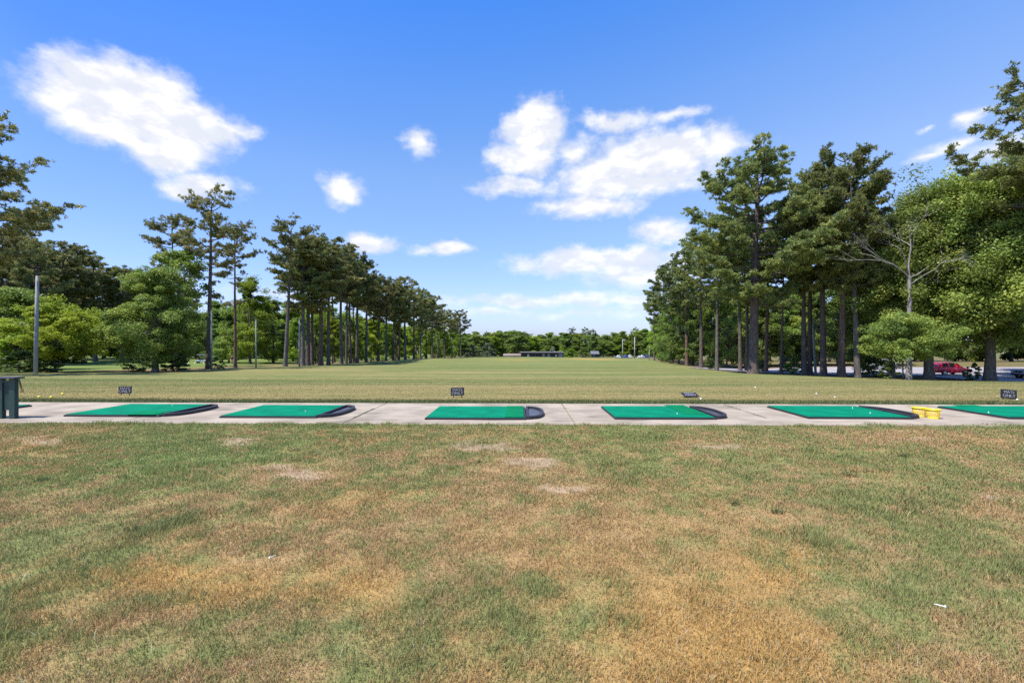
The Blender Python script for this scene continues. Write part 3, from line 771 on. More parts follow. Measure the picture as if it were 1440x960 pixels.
def broad_meshes(seed, H=14, W=10, cb=.22, r0=.25, lobes=12, clumps=9, leaves=170, ls=.26, top=1.0, trunk_top=.55, droop=.1, open_=.0, shape=.75):
    rng = np.random.default_rng(seed)
    TV, TQ = [], []; b = 0
    def addtube(Pp, r, seg):
        nonlocal b
        v, q = tube_np(np.asarray(Pp, float), np.asarray(r, float), seg); TV.append(v); TQ.append(q+b); b += len(v)
    tt = np.linspace(0, 1, 9)
    tp = np.stack([np.cumsum(rng.normal(0, .04, 9)), np.cumsum(rng.normal(0, .04, 9)), tt*H*trunk_top-.3*(1-tt)], -1)
    addtube(tp, r0*(1-.6*tt)*(1+.4*np.exp(-tt*14)), 10)
    lob = []
    base_r = min(W, H*.9)*.185
    for i in range(lobes):
        zf = (i+rng.uniform(.1, .9))/lobes
        prof = (math.sin(math.pi*min(1, .16+.80*zf**shape)))**.6
        z = H*(cb+(1-cb)*zf*.94)
        a = i*2.39996+rng.normal(0, .5)
        rr_ = max(0, W/2*prof-base_r*.55)*rng.choice([rng.uniform(.75, 1.08), rng.uniform(.35, .7)], p=[.72, .28])
        lob.append(np.array([math.cos(a)*rr_, math.sin(a)*rr_, max(z, base_r*.4), rng.uniform(.55, 1.3)]))
    lob.append(np.array([rng.normal(0, .05*W), rng.normal(0, .05*W), H*.95, .7]))
    P, NR, SZ, VR = [], [], [], []
    for lx in lob:
        c0, f = lx[:3], lx[3]
        s0 = tp[rng.integers(3, 9)]
        mid = (s0+c0)/2+np.array([0, 0, -.06*H*droop])+rng.normal(0, .15, 3)
        addtube([s0, (s0*2+mid)/3+np.array([0, 0, .1]), mid, (mid+c0)/2+rng.normal(0, .1, 3), c0], np.array([.34, .27, .2, .13, .06])*r0*1.1, 6)
        lr = base_r*f; lv = rng.normal(.45, .12)
        for j in range(clumps):
            u = rng.normal(0, 1, 3); u /= np.linalg.norm(u)
            if u[2] < -.5: u[2] *= -.5
            cp = c0+u*lr*np.array([1.1, 1.1, .92])*(rng.uniform(.45, 1.15) if rng.random() < .85 else rng.uniform(1.2, 1.65))
            addtube([c0, (c0+cp)/2+rng.normal(0, .06, 3), cp], np.array([.055, .035, .015])*max(.5, r0*2), 4)
            cr = lr*rng.uniform(.34, .58)
            k = int(leaves*rng.uniform(.6, 1.3)*(1-open_*rng.random()))
            d = rng.normal(0, 1, (k, 3)); d = unit(d)
            rad = cr*rng.random(k)**.42
            pp = cp+d*rad[:, None]*np.array([1.2, 1.2, .8])
            P.append(pp); NR.append(d*.6+np.array([0, 0, .45])+rng.normal(0, .6, (k, 3)))
            SZ.append(ls*(.65+.7*rng.random(k))); VR.append(np.clip(lv+rng.normal(0, .07)+rng.normal(0, .16, k), 0, 1))
    P = np.concatenate(P); NR = np.concatenate(NR); SZ = np.concatenate(SZ); VR = np.concatenate(VR)
    ok = P[:, 2] > .25; P, NR, SZ, VR = P[ok], NR[ok], SZ[ok], VR[ok]
    V, Qd = leaves_quad(rng, P, SZ, NR)
    trunk = np_mesh('trunk', np.concatenate(TV), quads=np.concatenate(TQ), smooth=True)
    crown = np_mesh('crown', V, quads=Qd, attrs={'var': np.repeat(VR, 4)})
    return trunk, crown

class Proto:
    def __init__(self, trunk, crown, H, W): self.trunk, self.crown, self.H, self.W = trunk, crown, H, W
def extent(me, q):
    a = np.empty(len(me.vertices)*3, dtype=np.float32); me.vertices.foreach_get('co', a); a = a.reshape(-1, 3)
    return float(a[:, 2].max()), 2*float(np.percentile(np.abs(a[:, :2]), q))
def pine_proto(seed, **kw):
    t, c = pine_meshes(seed, **kw); return Proto(t, c, *extent(c, 98.5))
def broad_proto(seed, **kw):
    t, c = broad_meshes(seed, **kw); return Proto(t, c, *extent(c, 98.5))

def plant(proto, name, px, z, ytop, label, cat, mat, group=None, barkm=None, rz=None, wpx=None, rot=None, X=None, H=None):
    """stand a tree where the photo shows it; height from its top line, width (metres) from its crown"""
    x = PX(px, z) if X is None else X
    g = gz(x, z)
    hh = (480-ytop)*z/F+CAMH-g if H is None else H
    sz = hh/proto.H
    sxy = sz if wpx is None else wpx*z/F/proto.W
    root = empty(name, (x, z, g-.05), random.uniform(0, 6.28) if rz is None else rz, label=label, cat=cat, group=group)
    for nm, me, mt in (('trunk', proto.trunk, barkm or BARK_P), ('crown', proto.crown, mat)):
        o = bpy.data.objects.new(nm, me); COL.objects.link(o); o.parent = root
        if len(me.materials) == 0: me.materials.append(mt)
        o.material_slots[0].link = 'OBJECT'; o.material_slots[0].material = mt
        if nm == 'trunk': tk = o
    root.scale = (sxy, sxy, sz)
    if name == 'pine_tree':
        root.rotation_euler = (TILT.gauss(0, .012), TILT.gauss(0, .014), root.rotation_euler[2])
        f = TILT.uniform(.85, 1.15)
        bk = TILT.choice([BARK_P, BARK_P, BARK_P2, BARK_P3])
        tk.material_slots[0].material = barkm or bk
    return root

# prototypes
pineA = pine_proto(101, H=25, cb=.48, RAD=4.4, limbs=42, r0=.34, dens=0.95, L=.40, W=.09)
pineB = pine_proto(102, H=25, cb=.56, RAD=4.0, limbs=34, r0=.30, dens=1.0, gap=.2, L=.40, W=.09)
pineC = pine_proto(103, H=25, cb=.44, RAD=4.2, limbs=42, r0=.30, dens=0.9, gap=.25, L=.40, W=.09)
pineD = pine_proto(104, H=25, cb=.52, RAD=4.8, limbs=40, r0=.36, dens=1.05, gap=.1, L=.40, W=.09)
pineE = pine_proto(105, H=25, cb=.60, RAD=3.8, limbs=30, r0=.28, dens=1.0, L=.40, W=.09)
pineDense = pine_proto(106, H=24, cb=.34, RAD=5.2, limbs=54, r0=.34, dens=1.0, gap=.1, L=.42, W=.10)
broadA = broad_proto(201, H=14, W=10, cb=.08, lobes=18)
broadB = broad_proto(202, H=14, W=9, cb=.12, lobes=16)
broadC = broad_proto(203, H=14, W=11, cb=.04, lobes=20)
broadTall = broad_proto(204, H=18, W=10, cb=.08, lobes=22, trunk_top=.6)
broadFar = broad_proto(205, H=18, W=11, cb=.01, lobes=20, clumps=8, leaves=90, ls=.5, trunk_top=.6)
broadFar2 = broad_proto(206, H=18, W=10, cb=.01, lobes=20, clumps=8, leaves=90, ls=.5, trunk_top=.6)
bush = broad_proto(207, H=3, W=3.6, cb=.02, r0=.06, lobes=9, clumps=7, leaves=80, ls=.16, trunk_top=.3)
bush2 = broad_proto(208, H=3, W=3.2, cb=.02, r0=.06, lobes=8, clumps=7, leaves=80, ls=.18, trunk_top=.3)

pines5 = [pineA, pineB, pineC, pineD, pineE]
# --- left side -------------------------------------------------------
pEdge = pine_proto(111, H=27, cb=.38, RAD=8.6, limbs=46, r0=.42, dens=0.85, gap=.15, flat=.35)
plant(pEdge, 'pine_tree', -80, 40, 112, 'big pine cut by the picture edge, long drooping boughs above the olive pines', 'pine tree', PINE_O, rz=1.1)
GB = 'olive pines behind the lime-green tree'
for i, (px, z, yt, pr, wp) in enumerate([(2, 84, 322, pineDense, 84), (42, 90, 326, pineDense, 92), (88, 96, 336, pineDense, 84), (134, 104, 354, pineDense, 84), (172, 108, 374, pineDense, 66), (22, 104, 345, pineDense, 80), (112, 112, 362, pineDense, 76), (68, 110, 350, pineDense, 80), (200, 118, 400, pineDense, 66)]):
    lab = ['olive pine at the picture edge under the drooping boughs', 'olive pine standing right behind the thick pale pole', 'dark-topped olive pine behind the lime-green tree', 'dense olive pine between the lime-green tree and big leafy tree',
           'lower olive pine just behind the shoulder of the big leafy tree'][i] if i < 5 else 'dense olive pine deeper in the wood behind the lime-green tree'
    plant(pr, 'pine_tree', px, z, yt, lab, 'pine tree', PINE_O, GB, wpx=wp)
limeT = broad_proto(121, H=9, W=10.5, cb=.26, r0=.16, lobes=24, clumps=11, leaves=230, ls=.18, trunk_top=.45)
plant(limeT, 'broadleaf_tree', 78, 52, 412, 'wide lime-green broadleaf tree beside the thick pale pole', 'tree', LEAF_Y, barkm=BARK_B, rz=.4, wpx=112)
plant(broadB, 'broadleaf_tree', 0, 53, 448, 'small yellow-green tree at the picture edge beside the lime-green tree', 'tree', LEAF_Y, barkm=BARK_B, wpx=60)
plant(broadC, 'broadleaf_tree', 22, 61, 400, 'dark leafy tree in shade behind the lime-green tree', 'tree', LEAF_D, barkm=BARK_B, wpx=120)
plant(bush, 'shrub', 28, 50.5, 492, 'dark shrub at the foot of the lime-green tree, on the picture-edge side', 'shrub', SHRUB, 'shrubs under the lime-green tree', barkm=BARK_B, wpx=70)
plant(bush2, 'shrub', 82, 52, 486, 'dark shrub at the foot of the lime-green tree, beside the pale pole', 'shrub', SHRUB, 'shrubs under the lime-green tree', barkm=BARK_B, wpx=60)
bigL = broad_proto(122, H=15, W=11.2, cb=.12, r0=.42, lobes=34, clumps=12, leaves=260, ls=.205, trunk_top=.5, shape=.6)
plant(bigL, 'broadleaf_tree', 219, 55, 372, 'big rounded green leafy tree with a thick pale trunk base', 'tree', LEAF_M, barkm=BARK_W, rz=2.0, wpx=110)
topL = broad_proto(123, H=15, W=9, cb=.62, r0=.2, lobes=9, clumps=8, leaves=120, ls=.28, trunk_top=.8, open_=.4)
plant(topL, 'broadleaf_tree', 250, 62, 350, 'open-crowned leafy tree rising behind the big rounded tree', 'tree', LEAF_M, barkm=BARK_B, rz=.3, wpx=95)
plant(bush, 'shrub', 200, 54.2, 497, 'low twiggy shrub at the thick pale trunk base', 'shrub', SHRUB, 'shrubs at the left tree line', barkm=BARK_B, wpx=42)
plant(bush2, 'shrub', 245, 54.5, 495, 'low twiggy shrub beside the thick pale trunk, toward the tall pines', 'shrub', SHRUB, 'shrubs at the left tree line', barkm=BARK_B, wpx=52)
plant(bush, 'shrub', 304, 62, 500, 'rounded shrub at the foot of the tallest thin pine', 'shrub', SHRUB, 'shrubs at the left tree line', barkm=BARK_B, wpx=24)
pT1 = pine_proto(131, dome=True, H=25.5, cb=.50, RAD=4.3, limbs=34, r0=.36, dens=1.1, gap=.3, flat=.45, low=((.44, 2.4), (.40, 3.0)))
pT2 = pine_proto(132, dome=True, H=24, cb=.55, RAD=3.6, limbs=26, r0=.26, dens=1.05, gap=.3, flat=.45, low=((.46, 1.8),))
pT3 = pine_proto(133, dome=True, H=23.5, cb=.56, RAD=3.6, limbs=22, r0=.26, dens=1.1, gap=.25, flat=.45, low=((.48, 2.6), (.45, 1.8)))
plant(pT2, 'pine_tree', 243, 76, 300, 'slim pine rising out of the leafy tree, shorter neighbour of the tallest pine', 'pine tree', PINE_O, rz=.2)
plant(pT1, 'pine_tree', 293, 63, 259, 'tallest thin pine, straight bare trunk, against the small cloud', 'pine tree', PINE_O, rz=.9)
plant(pT3, 'pine_tree', 331, 71, 306, 'sparse pine with open crown next to the tallest thin pine', 'pine tree', PINE_O, rz=2.4)
pT4 = pine_proto(134, dome=True, H=25, cb=.52, RAD=4.4, limbs=32, r0=.36, dens=1.0, gap=.15, low=((.46, 1.4),), lean=(.9, 0))
plant(pT4, 'pine_tree', 401, 79, 302, 'broad-crowned pine at the near end of the long pine row', 'pine tree', PINE_O, rz=0.0)
for (px, z, yt, wp, mt, lab) in [(352, 98, 384, 66, LEAF_L, 'green leafy tree seen between the sparse pine and the pine row'), (384, 108, 414, 60, LEAF_M, 'leafy tree beside the near end of the pine row'),
                             (322, 104, 428, 50, LEAF_M, 'leafy tree behind the trunks of the tallest and the sparse pine'), (296, 120, 432, 60, LEAF_D, 'dark leafy tree far behind the trunk of tallest pine'),
                             (412, 125, 424, 60, LEAF_L, 'bright leafy tree behind the first trunks of pine row'), (275, 128, 440, 50, LEAF_D, 'shaded leafy tree behind the golf cart')]:
    plant(broadTall, 'broadleaf_tree', px, z, yt, lab, 'tree', mt, barkm=BARK_B, wpx=wp)
row = [(426, 82, 330), (433, 85, 338), (439, 88, 326), (451, 85, 335), (462, 87, 324), (480, 95, 340), (487, 98, 350), (493, 101, 346), (502, 104, 352), (515, 113, 364), (532, 122, 384), (543, 128, 386), (553, 133, 394), (561, 135, 388), (570, 138, 387), (582, 146, 402), (591, 152, 406), (600, 158, 405), (608, 172, 414), (616, 186, 424), (625, 203, 434), (634, 220, 436), (648, 243, 434)]
ORD = 'second third fourth fifth sixth seventh eighth ninth tenth eleventh twelfth thirteenth fourteenth fifteenth sixteenth seventeenth eighteenth nineteenth twentieth twenty-first twenty-second'.split()
rp = random.Random(5)
for i, (px, z, yt) in enumerate(row):
    lab = 'tall olive pine, %s trunk from the near end of the long row' % ORD[i] if i < len(ORD) else 'lone round-headed pine ending the long row'
    plant(pines5[(i*2+i//3) % 5] if i < 22 else pineD, 'pine_tree', px, z, yt, lab, 'pine tree', PINE_O if i % 4 else PINE_G, 'pines of the long row left of the range', wpx=rp.uniform(50, 66)*90/z*1.1)
for (px, z, yt) in [(446, 104, 345), (470, 112, 352), (497, 125, 366), (524, 140, 390), (556, 155, 398), (585, 172, 412), (611, 205, 428), (640, 260, 445)]:
    plant(rp.choice(pines5), 'pine_tree', px, z, yt, 'olive pine in the second line, half hidden behind the long row', 'pine tree', PINE_O, 'pines of the second line')
for i, (px, z, yt, wp, mt) in enumerate([(445, 132, 432, 44, LEAF_L), (463, 140, 428, 46, LEAF_L), (486, 150, 436, 44, LEAF_L), (508, 160, 440, 44, LEAF_L), (530, 172, 446, 44, LEAF_L), (552, 185, 452, 40, LEAF_L), (575, 200, 455, 40, LEAF_L), (598, 215, 455, 36, LEAF_L), (618, 235, 458, 34, LEAF_L), (636, 250, 462, 30, LEAF_L), (430, 150, 440, 50, LEAF_L), (470, 170, 445, 50, LEAF_L), (520, 200, 450, 50, LEAF_L), (570, 225, 458, 44, LEAF_L)]):
    plant([broadA, broadB, broadC][i % 3], 'broadleaf_tree', px, z, yt, 'sunlit green undergrowth tree seen between the trunks of the long row', 'tree', mt, 'undergrowth trees behind the long row', barkm=BARK_B, wpx=wp)
for i, (px, z, yt, wp) in enumerate([(418, 96, 446, 34), (444, 98, 438, 34), (468, 100, 444, 34), (497, 112, 448, 34), (522, 122, 446, 36), (538, 134, 450, 34), (560, 142, 452, 34), (588, 156, 456, 30), (606, 180, 460, 28), (624, 212, 464, 26)]):
    plant([broadB, broadA][i % 2], 'broadleaf_tree', px, z, yt, 'bright young leafy tree growing close behind the trunks of the long row', 'tree', LEAF_L, 'young trees close behind the long row', barkm=BARK_B, wpx=wp)
# shaded wood behind the fairway, left
for i in range(26):
    px = -60+i*19+rp.uniform(-6, 6); z = rp.uniform(128, 160)
    plant(rp.choice([broadTall, broadFar, broadC]), 'broadleaf_tree', px, z, 408+rp.uniform(0, 34), 'dark tree in the shaded wood across the striped fairway', 'tree', LEAF_D, 'wood across the striped fairway', barkm=BARK_B, wpx=rp.uniform(48, 64))
for (px, z, yt) in [(118, 118, 380), (145, 115, 372), (60, 122, 372), (262, 135, 385), (90, 130, 378)]:
    plant(pineB, 'pine_tree', px, z, yt, 'bare-trunked pine standing at the far side of the striped fairway', 'pine tree', PINE_O, 'pines across the striped fairway')

plant(pineDense, 'pine_tree', 54, 84, 334, 'olive pine whose trunk lines up with the top of the thick pale pole', 'pine tree', PINE_O, wpx=70)
# --- far treeline ----------------------------------------------------
fx = 646
i = 0
while fx < 925:
    yt = 471+rp.uniform(-5, 4)-(4 if 690 < fx < 740 else 0)-(6 if fx > 870 else 0)
    plant([broadFar, broadFar2, broadTall][i % 3], 'broadleaf_tree', fx, rp.uniform(275, 300), yt, 'green broadleaf tree in the far treeline beyond the end of range', 'tree', [LEAF_M, LEAF_D, LEAF_M, LEAF_D, LEAF_L][i % 5], 'far treeline', barkm=BARK_B, wpx=rp.uniform(24, 34))
    fx += rp.uniform(9, 14); i += 1
for k in range(20):
    plant(rp.choice([broadFar, broadFar2]), 'broadleaf_tree', 640+k*15+rp.uniform(-4, 4), rp.uniform(315, 345), 470+rp.uniform(-6, 3), 'darker tree in the back line of the far treeline', 'tree', LEAF_D, 'back of the far treeline', barkm=BARK_B, wpx=rp.uniform(24, 32))
for (px, yt, w, lab) in [(804, 459, 15, 'slender dark pine above the far treeline, left of the wider one'), (824, 459, 18, 'wider dark pine above the far treeline, behind the dark house'), (834, 462, 13, 'small dark pine top touching the wider pine of far treeline'), (686, 465, 13, 'dark pine top in the far treeline near the grey bushes'), (893, 459, 15, 'dark pine top behind the far white poles')]:
    plant(pineE, 'pine_tree', px, 300, yt, lab, 'pine tree', PINE_G, wpx=w)
for (px, yt, w, mt, lab) in [(664, 483, 22, GREY, 'grey-green bush at the end of the range, beside the lone pine'), (684, 482, 26, GREY, 'wider grey-green bush at end of the range, nearer the beige shed'),
                      (777, 487, 16, PALE, 'pale blossoming bush just behind the long dark building roof'), (803, 489, 26, LEAF_L, 'yellow-green bush at the end of the long dark building'), (820, 487, 24, LEAF_D, 'dark conical bush between dark building and dark house'), (790, 487, 18, LEAF_L, 'yellow-green bush behind the corner of long dark building')]:
    plant(bush, 'bush', px, 245 if px not in (777, 790) else 252, yt, lab, 'bush', mt, barkm=BARK_B, wpx=w)

# --- right side ------------------------------------------------------
heroR = pine_proto(141, H=26.4, cb=.36, RAD=7.2, limbs=70, r0=.50, dens=1.3, gap=.08, flat=.6, needles=13, low=((.37, 4.4), (.35, 3.4)))
plant(heroR, 'pine_tree', 1059, 53, 205, 'largest pine with a wide dense crown and thick straight dark trunk', 'pine tree', PINE_G, rz=.6, wpx=162)
pR2 = pine_proto(142, H=26, cb=.42, RAD=5.2, limbs=54, r0=.40, dens=1.25, gap=.1, flat=.6)
pR3 = pine_proto(143, H=26, cb=.46, RAD=5.2, limbs=52, r0=.40, dens=1.25, gap=.1, flat=.6)
for (pr, px, z, yt, wp, lab, rz) in [
    (pR2, 1158, 54, 222, 100, 'tall pine whose straight trunk is first of three beside the leafy trees', .3),
    (pR3, 1183, 52, 203, 118, 'tall pine with a rounded crown, middle of three close trunks', 1.7),
    (pR2, 1206, 51, 226, 96, 'leaning pine, third of three trunks and nearest the leafy trees', 3.0),
    (pR3, 1131, 56, 262, 90, 'double-looking pine trunk in the gap between largest pine and three trunks', 4.0),
    (pR2, 1139, 57, 240, 80, 'dark pine right against the double-looking trunk', 5.0)]:
    o = plant(pr, 'pine_tree', px, z, yt, lab, 'pine tree', PINE_G, wpx=wp, rz=rz)
    if px == 1206: o.rotation_euler = (0, -.035, 0)
for (pr, px, z, yt, wp, lab) in [
    (pineB, 1008, 64, 318, 66, 'pine with a pale trunk left of the largest pine'), (pineC, 1041, 62, 300, 60, 'slim pine just left of the largest pine trunk'),
    (pineA, 1050, 66, 296, 60, 'dark slim pine tucked against the largest pine trunk'), (pineC, 1077, 62, 312, 60, 'thin pine right beside the largest pine trunk'),
    (pineE, 1098, 58, 330, 52, 'thin reddish-brown pine trunk in front of the pale bush'), (pineA, 986, 76, 322, 62, 'pine at the shoulder of the largest pine, toward the range end'),
    (pineC, 966, 88, 352, 58, 'pine behind the pale-trunked pine, in descending line'), (pineD, 944, 104, 364, 60, 'bushy pine where the descending right line meets the sky'),
    (pineA, 930, 124, 386, 48, 'smaller pine farther down the descending right line'), (pineB, 920, 150, 408, 32, 'last small pine of the descending right line')]:
    plant(pr, 'pine_tree', px, z, yt, lab, 'pine tree', PINE_G, 'pines right of the range', wpx=wp)
for i, (px, z, yt, wp, mt) in enumerate([(926, 165, 446, 34, LEAF_L), (935, 140, 440, 40, LEAF_M), (946, 118, 428, 50, LEAF_D), (955, 100, 418, 56, LEAF_M), (975, 92, 412, 56, LEAF_D), (998, 84, 412, 60, LEAF_D), (1022, 80, 405, 62, LEAF_M), (1048, 84, 405, 60, LEAF_D),
                             (1075, 82, 408, 62, LEAF_M), (1102, 84, 402, 64, LEAF_M), (1128, 88, 400, 62, LEAF_D), (1150, 84, 402, 64, LEAF_M), (1178, 86, 396, 66, LEAF_D), (1205, 84, 392, 66, LEAF_D), (1232, 86, 380, 70, LEAF_D), (1222, 62, 420, 60, LEAF_D)]):
    plant([broadA, broadB, broadC, broadTall][i % 4], 'broadleaf_tree', px, z, yt, 'green leafy tree filling the wood behind the right-hand pine trunks', 'tree', mt, 'leafy trees behind the pine trunks', barkm=BARK_B, wpx=wp)
for i in range(20):
    px = 972+i*28+rp.uniform(-8, 8); z = rp.uniform(108, 150)
    plant([broadTall, broadFar, broadFar2][i % 3], 'broadleaf_tree', px, z, 408+rp.uniform(-10, 25)-(50 if px > 1200 else 0), 'dark tree deep in the wood behind the parking lot', 'tree', LEAF_D, 'wood behind the parking lot', barkm=BARK_B, wpx=rp.uniform(60, 80))
# leafy trees by the cars
T1 = broad_proto(151, H=22, W=14, cb=.21, r0=.47, lobes=52, clumps=13, leaves=270, ls=.205, trunk_top=.55, shape=.8)
T2 = broad_proto(152, H=21, W=13, cb=.20, r0=.42, lobes=50, clumps=13, leaves=270, ls=.205, trunk_top=.55, shape=.8)
plant(T1, 'broadleaf_tree', 1306, 51, 236, 'large leafy tree with the thickest dark trunk, in front of the red car', 'tree', LEAF_T, barkm=BARK_B, rz=.5, wpx=185)
plant(T2, 'broadleaf_tree', 1391, 47.5, 222, 'large leafy tree with a grey trunk between the red car and pickup', 'tree', LEAF_T, barkm=BARK_B, rz=2.5, wpx=188)
plant(T1, 'broadleaf_tree', 1254, 53, 286, 'leafy tree behind the bare pale snag', 'tree', LEAF_T, barkm=BARK_B, rz=3.3, wpx=118)
plant(T1, 'broadleaf_tree', 1462, 56, 250, 'leafy tree cut by the picture edge above the pickup', 'tree', LEAF_D, barkm=BARK_B, rz=1.3, wpx=130)
lowT = broad_proto(153, H=9, W=8, cb=.36, r0=.09, lobes=14, clumps=11, leaves=200, ls=.19, trunk_top=.5)
plant(lowT, 'broadleaf_tree', 1270, 42.6, 436, 'low leafy tree hanging over the foot of the bare pale snag', 'tree', LEAF_T, barkm=BARK_B, rz=.8, wpx=100)
for (px, z, yt, wp, pr, mt, nm) in [(1500, 62, 250, 150, T2, LEAF_T, 'broadleaf_tree'), (1590, 66, 270, 150, T1, LEAF_T, 'broadleaf_tree'), (1690, 70, 290, 150, T2, LEAF_M, 'broadleaf_tree'), (1560, 100, 340, 110, broadTall, LEAF_D, 'broadleaf_tree'), (1660, 105, 350, 110, broadTall, LEAF_D, 'broadleaf_tree'), (1760, 105, 350, 120, broadTall, LEAF_D, 'broadleaf_tree'),
                                    (-90, 66, 400, 120, broadC, LEAF_D, 'broadleaf_tree'), (-180, 70, 390, 130, broadTall, LEAF_D, 'broadleaf_tree'), (-270, 74, 390, 130, broadTall, LEAF_D, 'broadleaf_tree')]:
    plant(pr, nm, px, z, yt, 'leafy tree of the wood carrying on beside the range', 'tree', mt, 'wood carrying on beside the range', barkm=BARK_B, wpx=wp)
# the bare snag
def snag():
    rng = np.random.default_rng(77); TV, TQ = [], []; b = 0
    def addtube(Pp, r, seg):
        nonlocal b
        v, q = tube_np(np.asarray(Pp, float), np.asarray(r, float), seg); TV.append(v); TQ.append(q+b); b += len(v)
    def branch(p, d, L, r, dep):
        pts = [p]; dd = d.copy()
        for k in range(5):
            dd = unit(dd+rng.normal(0, .13, 3)+np.array([0, 0, .03])); pts.append(pts[-1]+dd*L/5)
        addtube(pts, np.linspace(r, r*.35, 6), 6)
        if dep > 0:
            for k in range(3 if dep > 1 else 4):
                q = rng.integers(2, 6); nd = unit(dd+rng.normal(0, .62, 3)+np.array([0, 0, .1])); branch(np.array(pts[q]), nd, L*rng.uniform(.4, .65), r*.48, dep-1)
    addtube([(0, 0, -.3), (.05, 0, 2.5), (0, .05, 5.5), (.12, 0, 8.5), (.05, 0, 11.0)], [.33, .26, .22, .20, .18], 12)
    f = np.array([.05, 0, 10.9])
    branch(f, unit(np.array([-1, -.1, .28])), 6.2, .085, 3)
    branch(f, unit(np.array([1, .05, .38])), 6.8, .085, 3)
    branch(f+np.array([0, 0, .1]), unit(np.array([-.12, .1, 1])), 5.4, .11, 3)
    branch(np.array([0, 0, 10.0]), unit(np.array([.5, -.5, .6])), 4.4, .07, 3)
    branch(np.array([0, 0, 11.2]), unit(np.array([-.55, -.3, .85])), 4.8, .075, 3)
    return np_mesh('trunk', np.concatenate(TV), quads=np.concatenate(TQ), smooth=True)
zs = 46; xs_ = PX(1278, zs)
sn = link('bare_tree', snag(), BARK_W); sn.location = (xs_, zs, gz(xs_, zs)); sn.scale = (.88, .88, .95)
tag(sn, 'bare pale dead tree with forked twiggy branches in front of the foliage', 'dead tree')
pEdgeR = pine_proto(161, H=29, cb=.52, RAD=9.2, limbs=40, r0=.5, dens=0.85, gap=.2, flat=.4)
plant(pEdgeR, 'pine_tree', 1524, 40, 80, 'big pine cut by the picture edge, boughs high above the leafy trees', 'pine tree', PINE_G, rz=2.2)
for (px, z, yt, w, mt, lab) in [(1101, 68, 499, 20, PALE, 'pale rounded bush behind the thin reddish-brown pine'), (1117, 57, 498, 17, SHRUB, 'dark upright shrub next to the thin reddish-brown pine'), (1228, 54, 495, 34, SHRUB, 'dark shrub at the foot of the leaning pine'),
                            (1112, 66, 508, 30, LEAF_L, 'low sunlit yellow-green shrub behind the dark upright shrub'), (1250, 50, 505, 26, SHRUB, 'dark low shrub beside the bare snag foot'), (1075, 64, 505, 22, SHRUB, 'dark low shrub behind the thin pine'), (1370, 52, 508, 22, SHRUB, 'dark shrub in front of the red car nose'), (1000, 72, 503, 26, SHRUB, 'dark low shrub behind the pale-trunked pine')]:
    plant(bush2 if px % 2 else bush, 'shrub', px, z, yt, lab, 'shrub', mt, barkm=BARK_B, wpx=w)

# ------------------------------------------------------------------ parking lot and the far road
ASPH = simple('worn_asphalt', (.30, .275, .285), .9, var=.14, scale=1.2, bump=.2, bscale=40)
def sheet(name, x0, x1, y0, y1, mat, lift=.012, n=24):
    xs = np.linspace(x0, x1, n); ys = np.linspace(y0, y1, n); Xs, Ys = np.meshgrid(xs, ys); Zs = Gz(Xs, Ys)+lift
    ii = np.arange(n*n).reshape(n, n); q = np.stack([ii[:-1, :-1], ii[:-1, 1:], ii[1:, 1:], ii[1:, :-1]], -1).reshape(-1, 4)
    return tag(link(name, np_mesh(name, np.stack([Xs, Ys, Zs], -1).reshape(-1, 3), quads=q, smooth=True), mat), kind='structure')
sheet('parking_lot', 30, 170, 58, 78, ASPH, .09, 60)
sheet('parking_lot_entry', 52, 170, 50.5, 57.9, ASPH, .09, 40)
sheet('road', -40, 130, 236, 243, ASPH, .10, 60)

# ------------------------------------------------------------------ vehicles
GLASS = simple('car_glass', (.02, .025, .03), .08, var=.1, spec=.8)
TYRE = simple('tyre', (.02, .02, .02), .8); RIM = simple('alloy', (.55, .55, .57), .3, .8)
LAMP = simple('lamp_lens', (.75, .75, .72), .15); TAILR = simple('tail_lens', (.45, .02, .02), .2); DARKP = simple('dark_plastic', (.03, .03, .033), .55)
def paint(name, c):
    m = simple(name, c, .3, var=.03); m.node_tree.nodes['Principled BSDF'].inputs['Coat Weight'].default_value = .6; m.node_tree.nodes['Principled BSDF'].inputs['Coat Roughness'].default_value = .08
    return m
RED = paint('red_paint', (.60, .012, .04)); SILV = paint('silver_paint', (.50, .55, .62)); WHT = paint('white_paint', (.55, .56, .58)); BLU = paint('blue_paint', (.03, .07, .20))
def loft(stations):
    """stations: (x, zb, zbelt, ztop, wbelt, wtop); front is +x"""
    V, Fc = [], []; m = 10
    for (x, zb, zl, zt, wb, wt) in stations:
        half = [(wb*.90, zb), (wb, zb+.16), (wb*1.01, (zb+zl)/2+.05), (wb*.985, zl), (wt, zt)]
        V += [(x, y, z) for y, z in half]+[(x, -y, z) for y, z in half[::-1]]
    n = len(stations)
    for i in range(n-1):
        for j in range(m):
            a = i*m+j; b_ = i*m+(j+1) % m
            Fc.append((a, b_, b_+m, a+m))
    Fc.append(tuple(range(m))); Fc.append(tuple(range((n-1)*m, n*m))[::-1])
    return V, Fc
def side_pane(stations, i, j, t0=.10, t1=.9, off=.006, a0=.06, a1=.94):
    out = []
    for s in (1, -1):
        q = []
        for (fr, tt) in ((a0, t0), (a1, t0), (a1, t1), (a0, t1)):
            A, B = stations[i], stations[j]
            st = [A[k]+(B[k]-A[k])*fr for k in range(6)]
            y = st[4]*.985+(st[5]-st[4]*.985)*tt; z = st[2]+(st[3]-st[2])*tt
            q.append((st[0], s*(y+off), z))
        out.append(q)
    return out
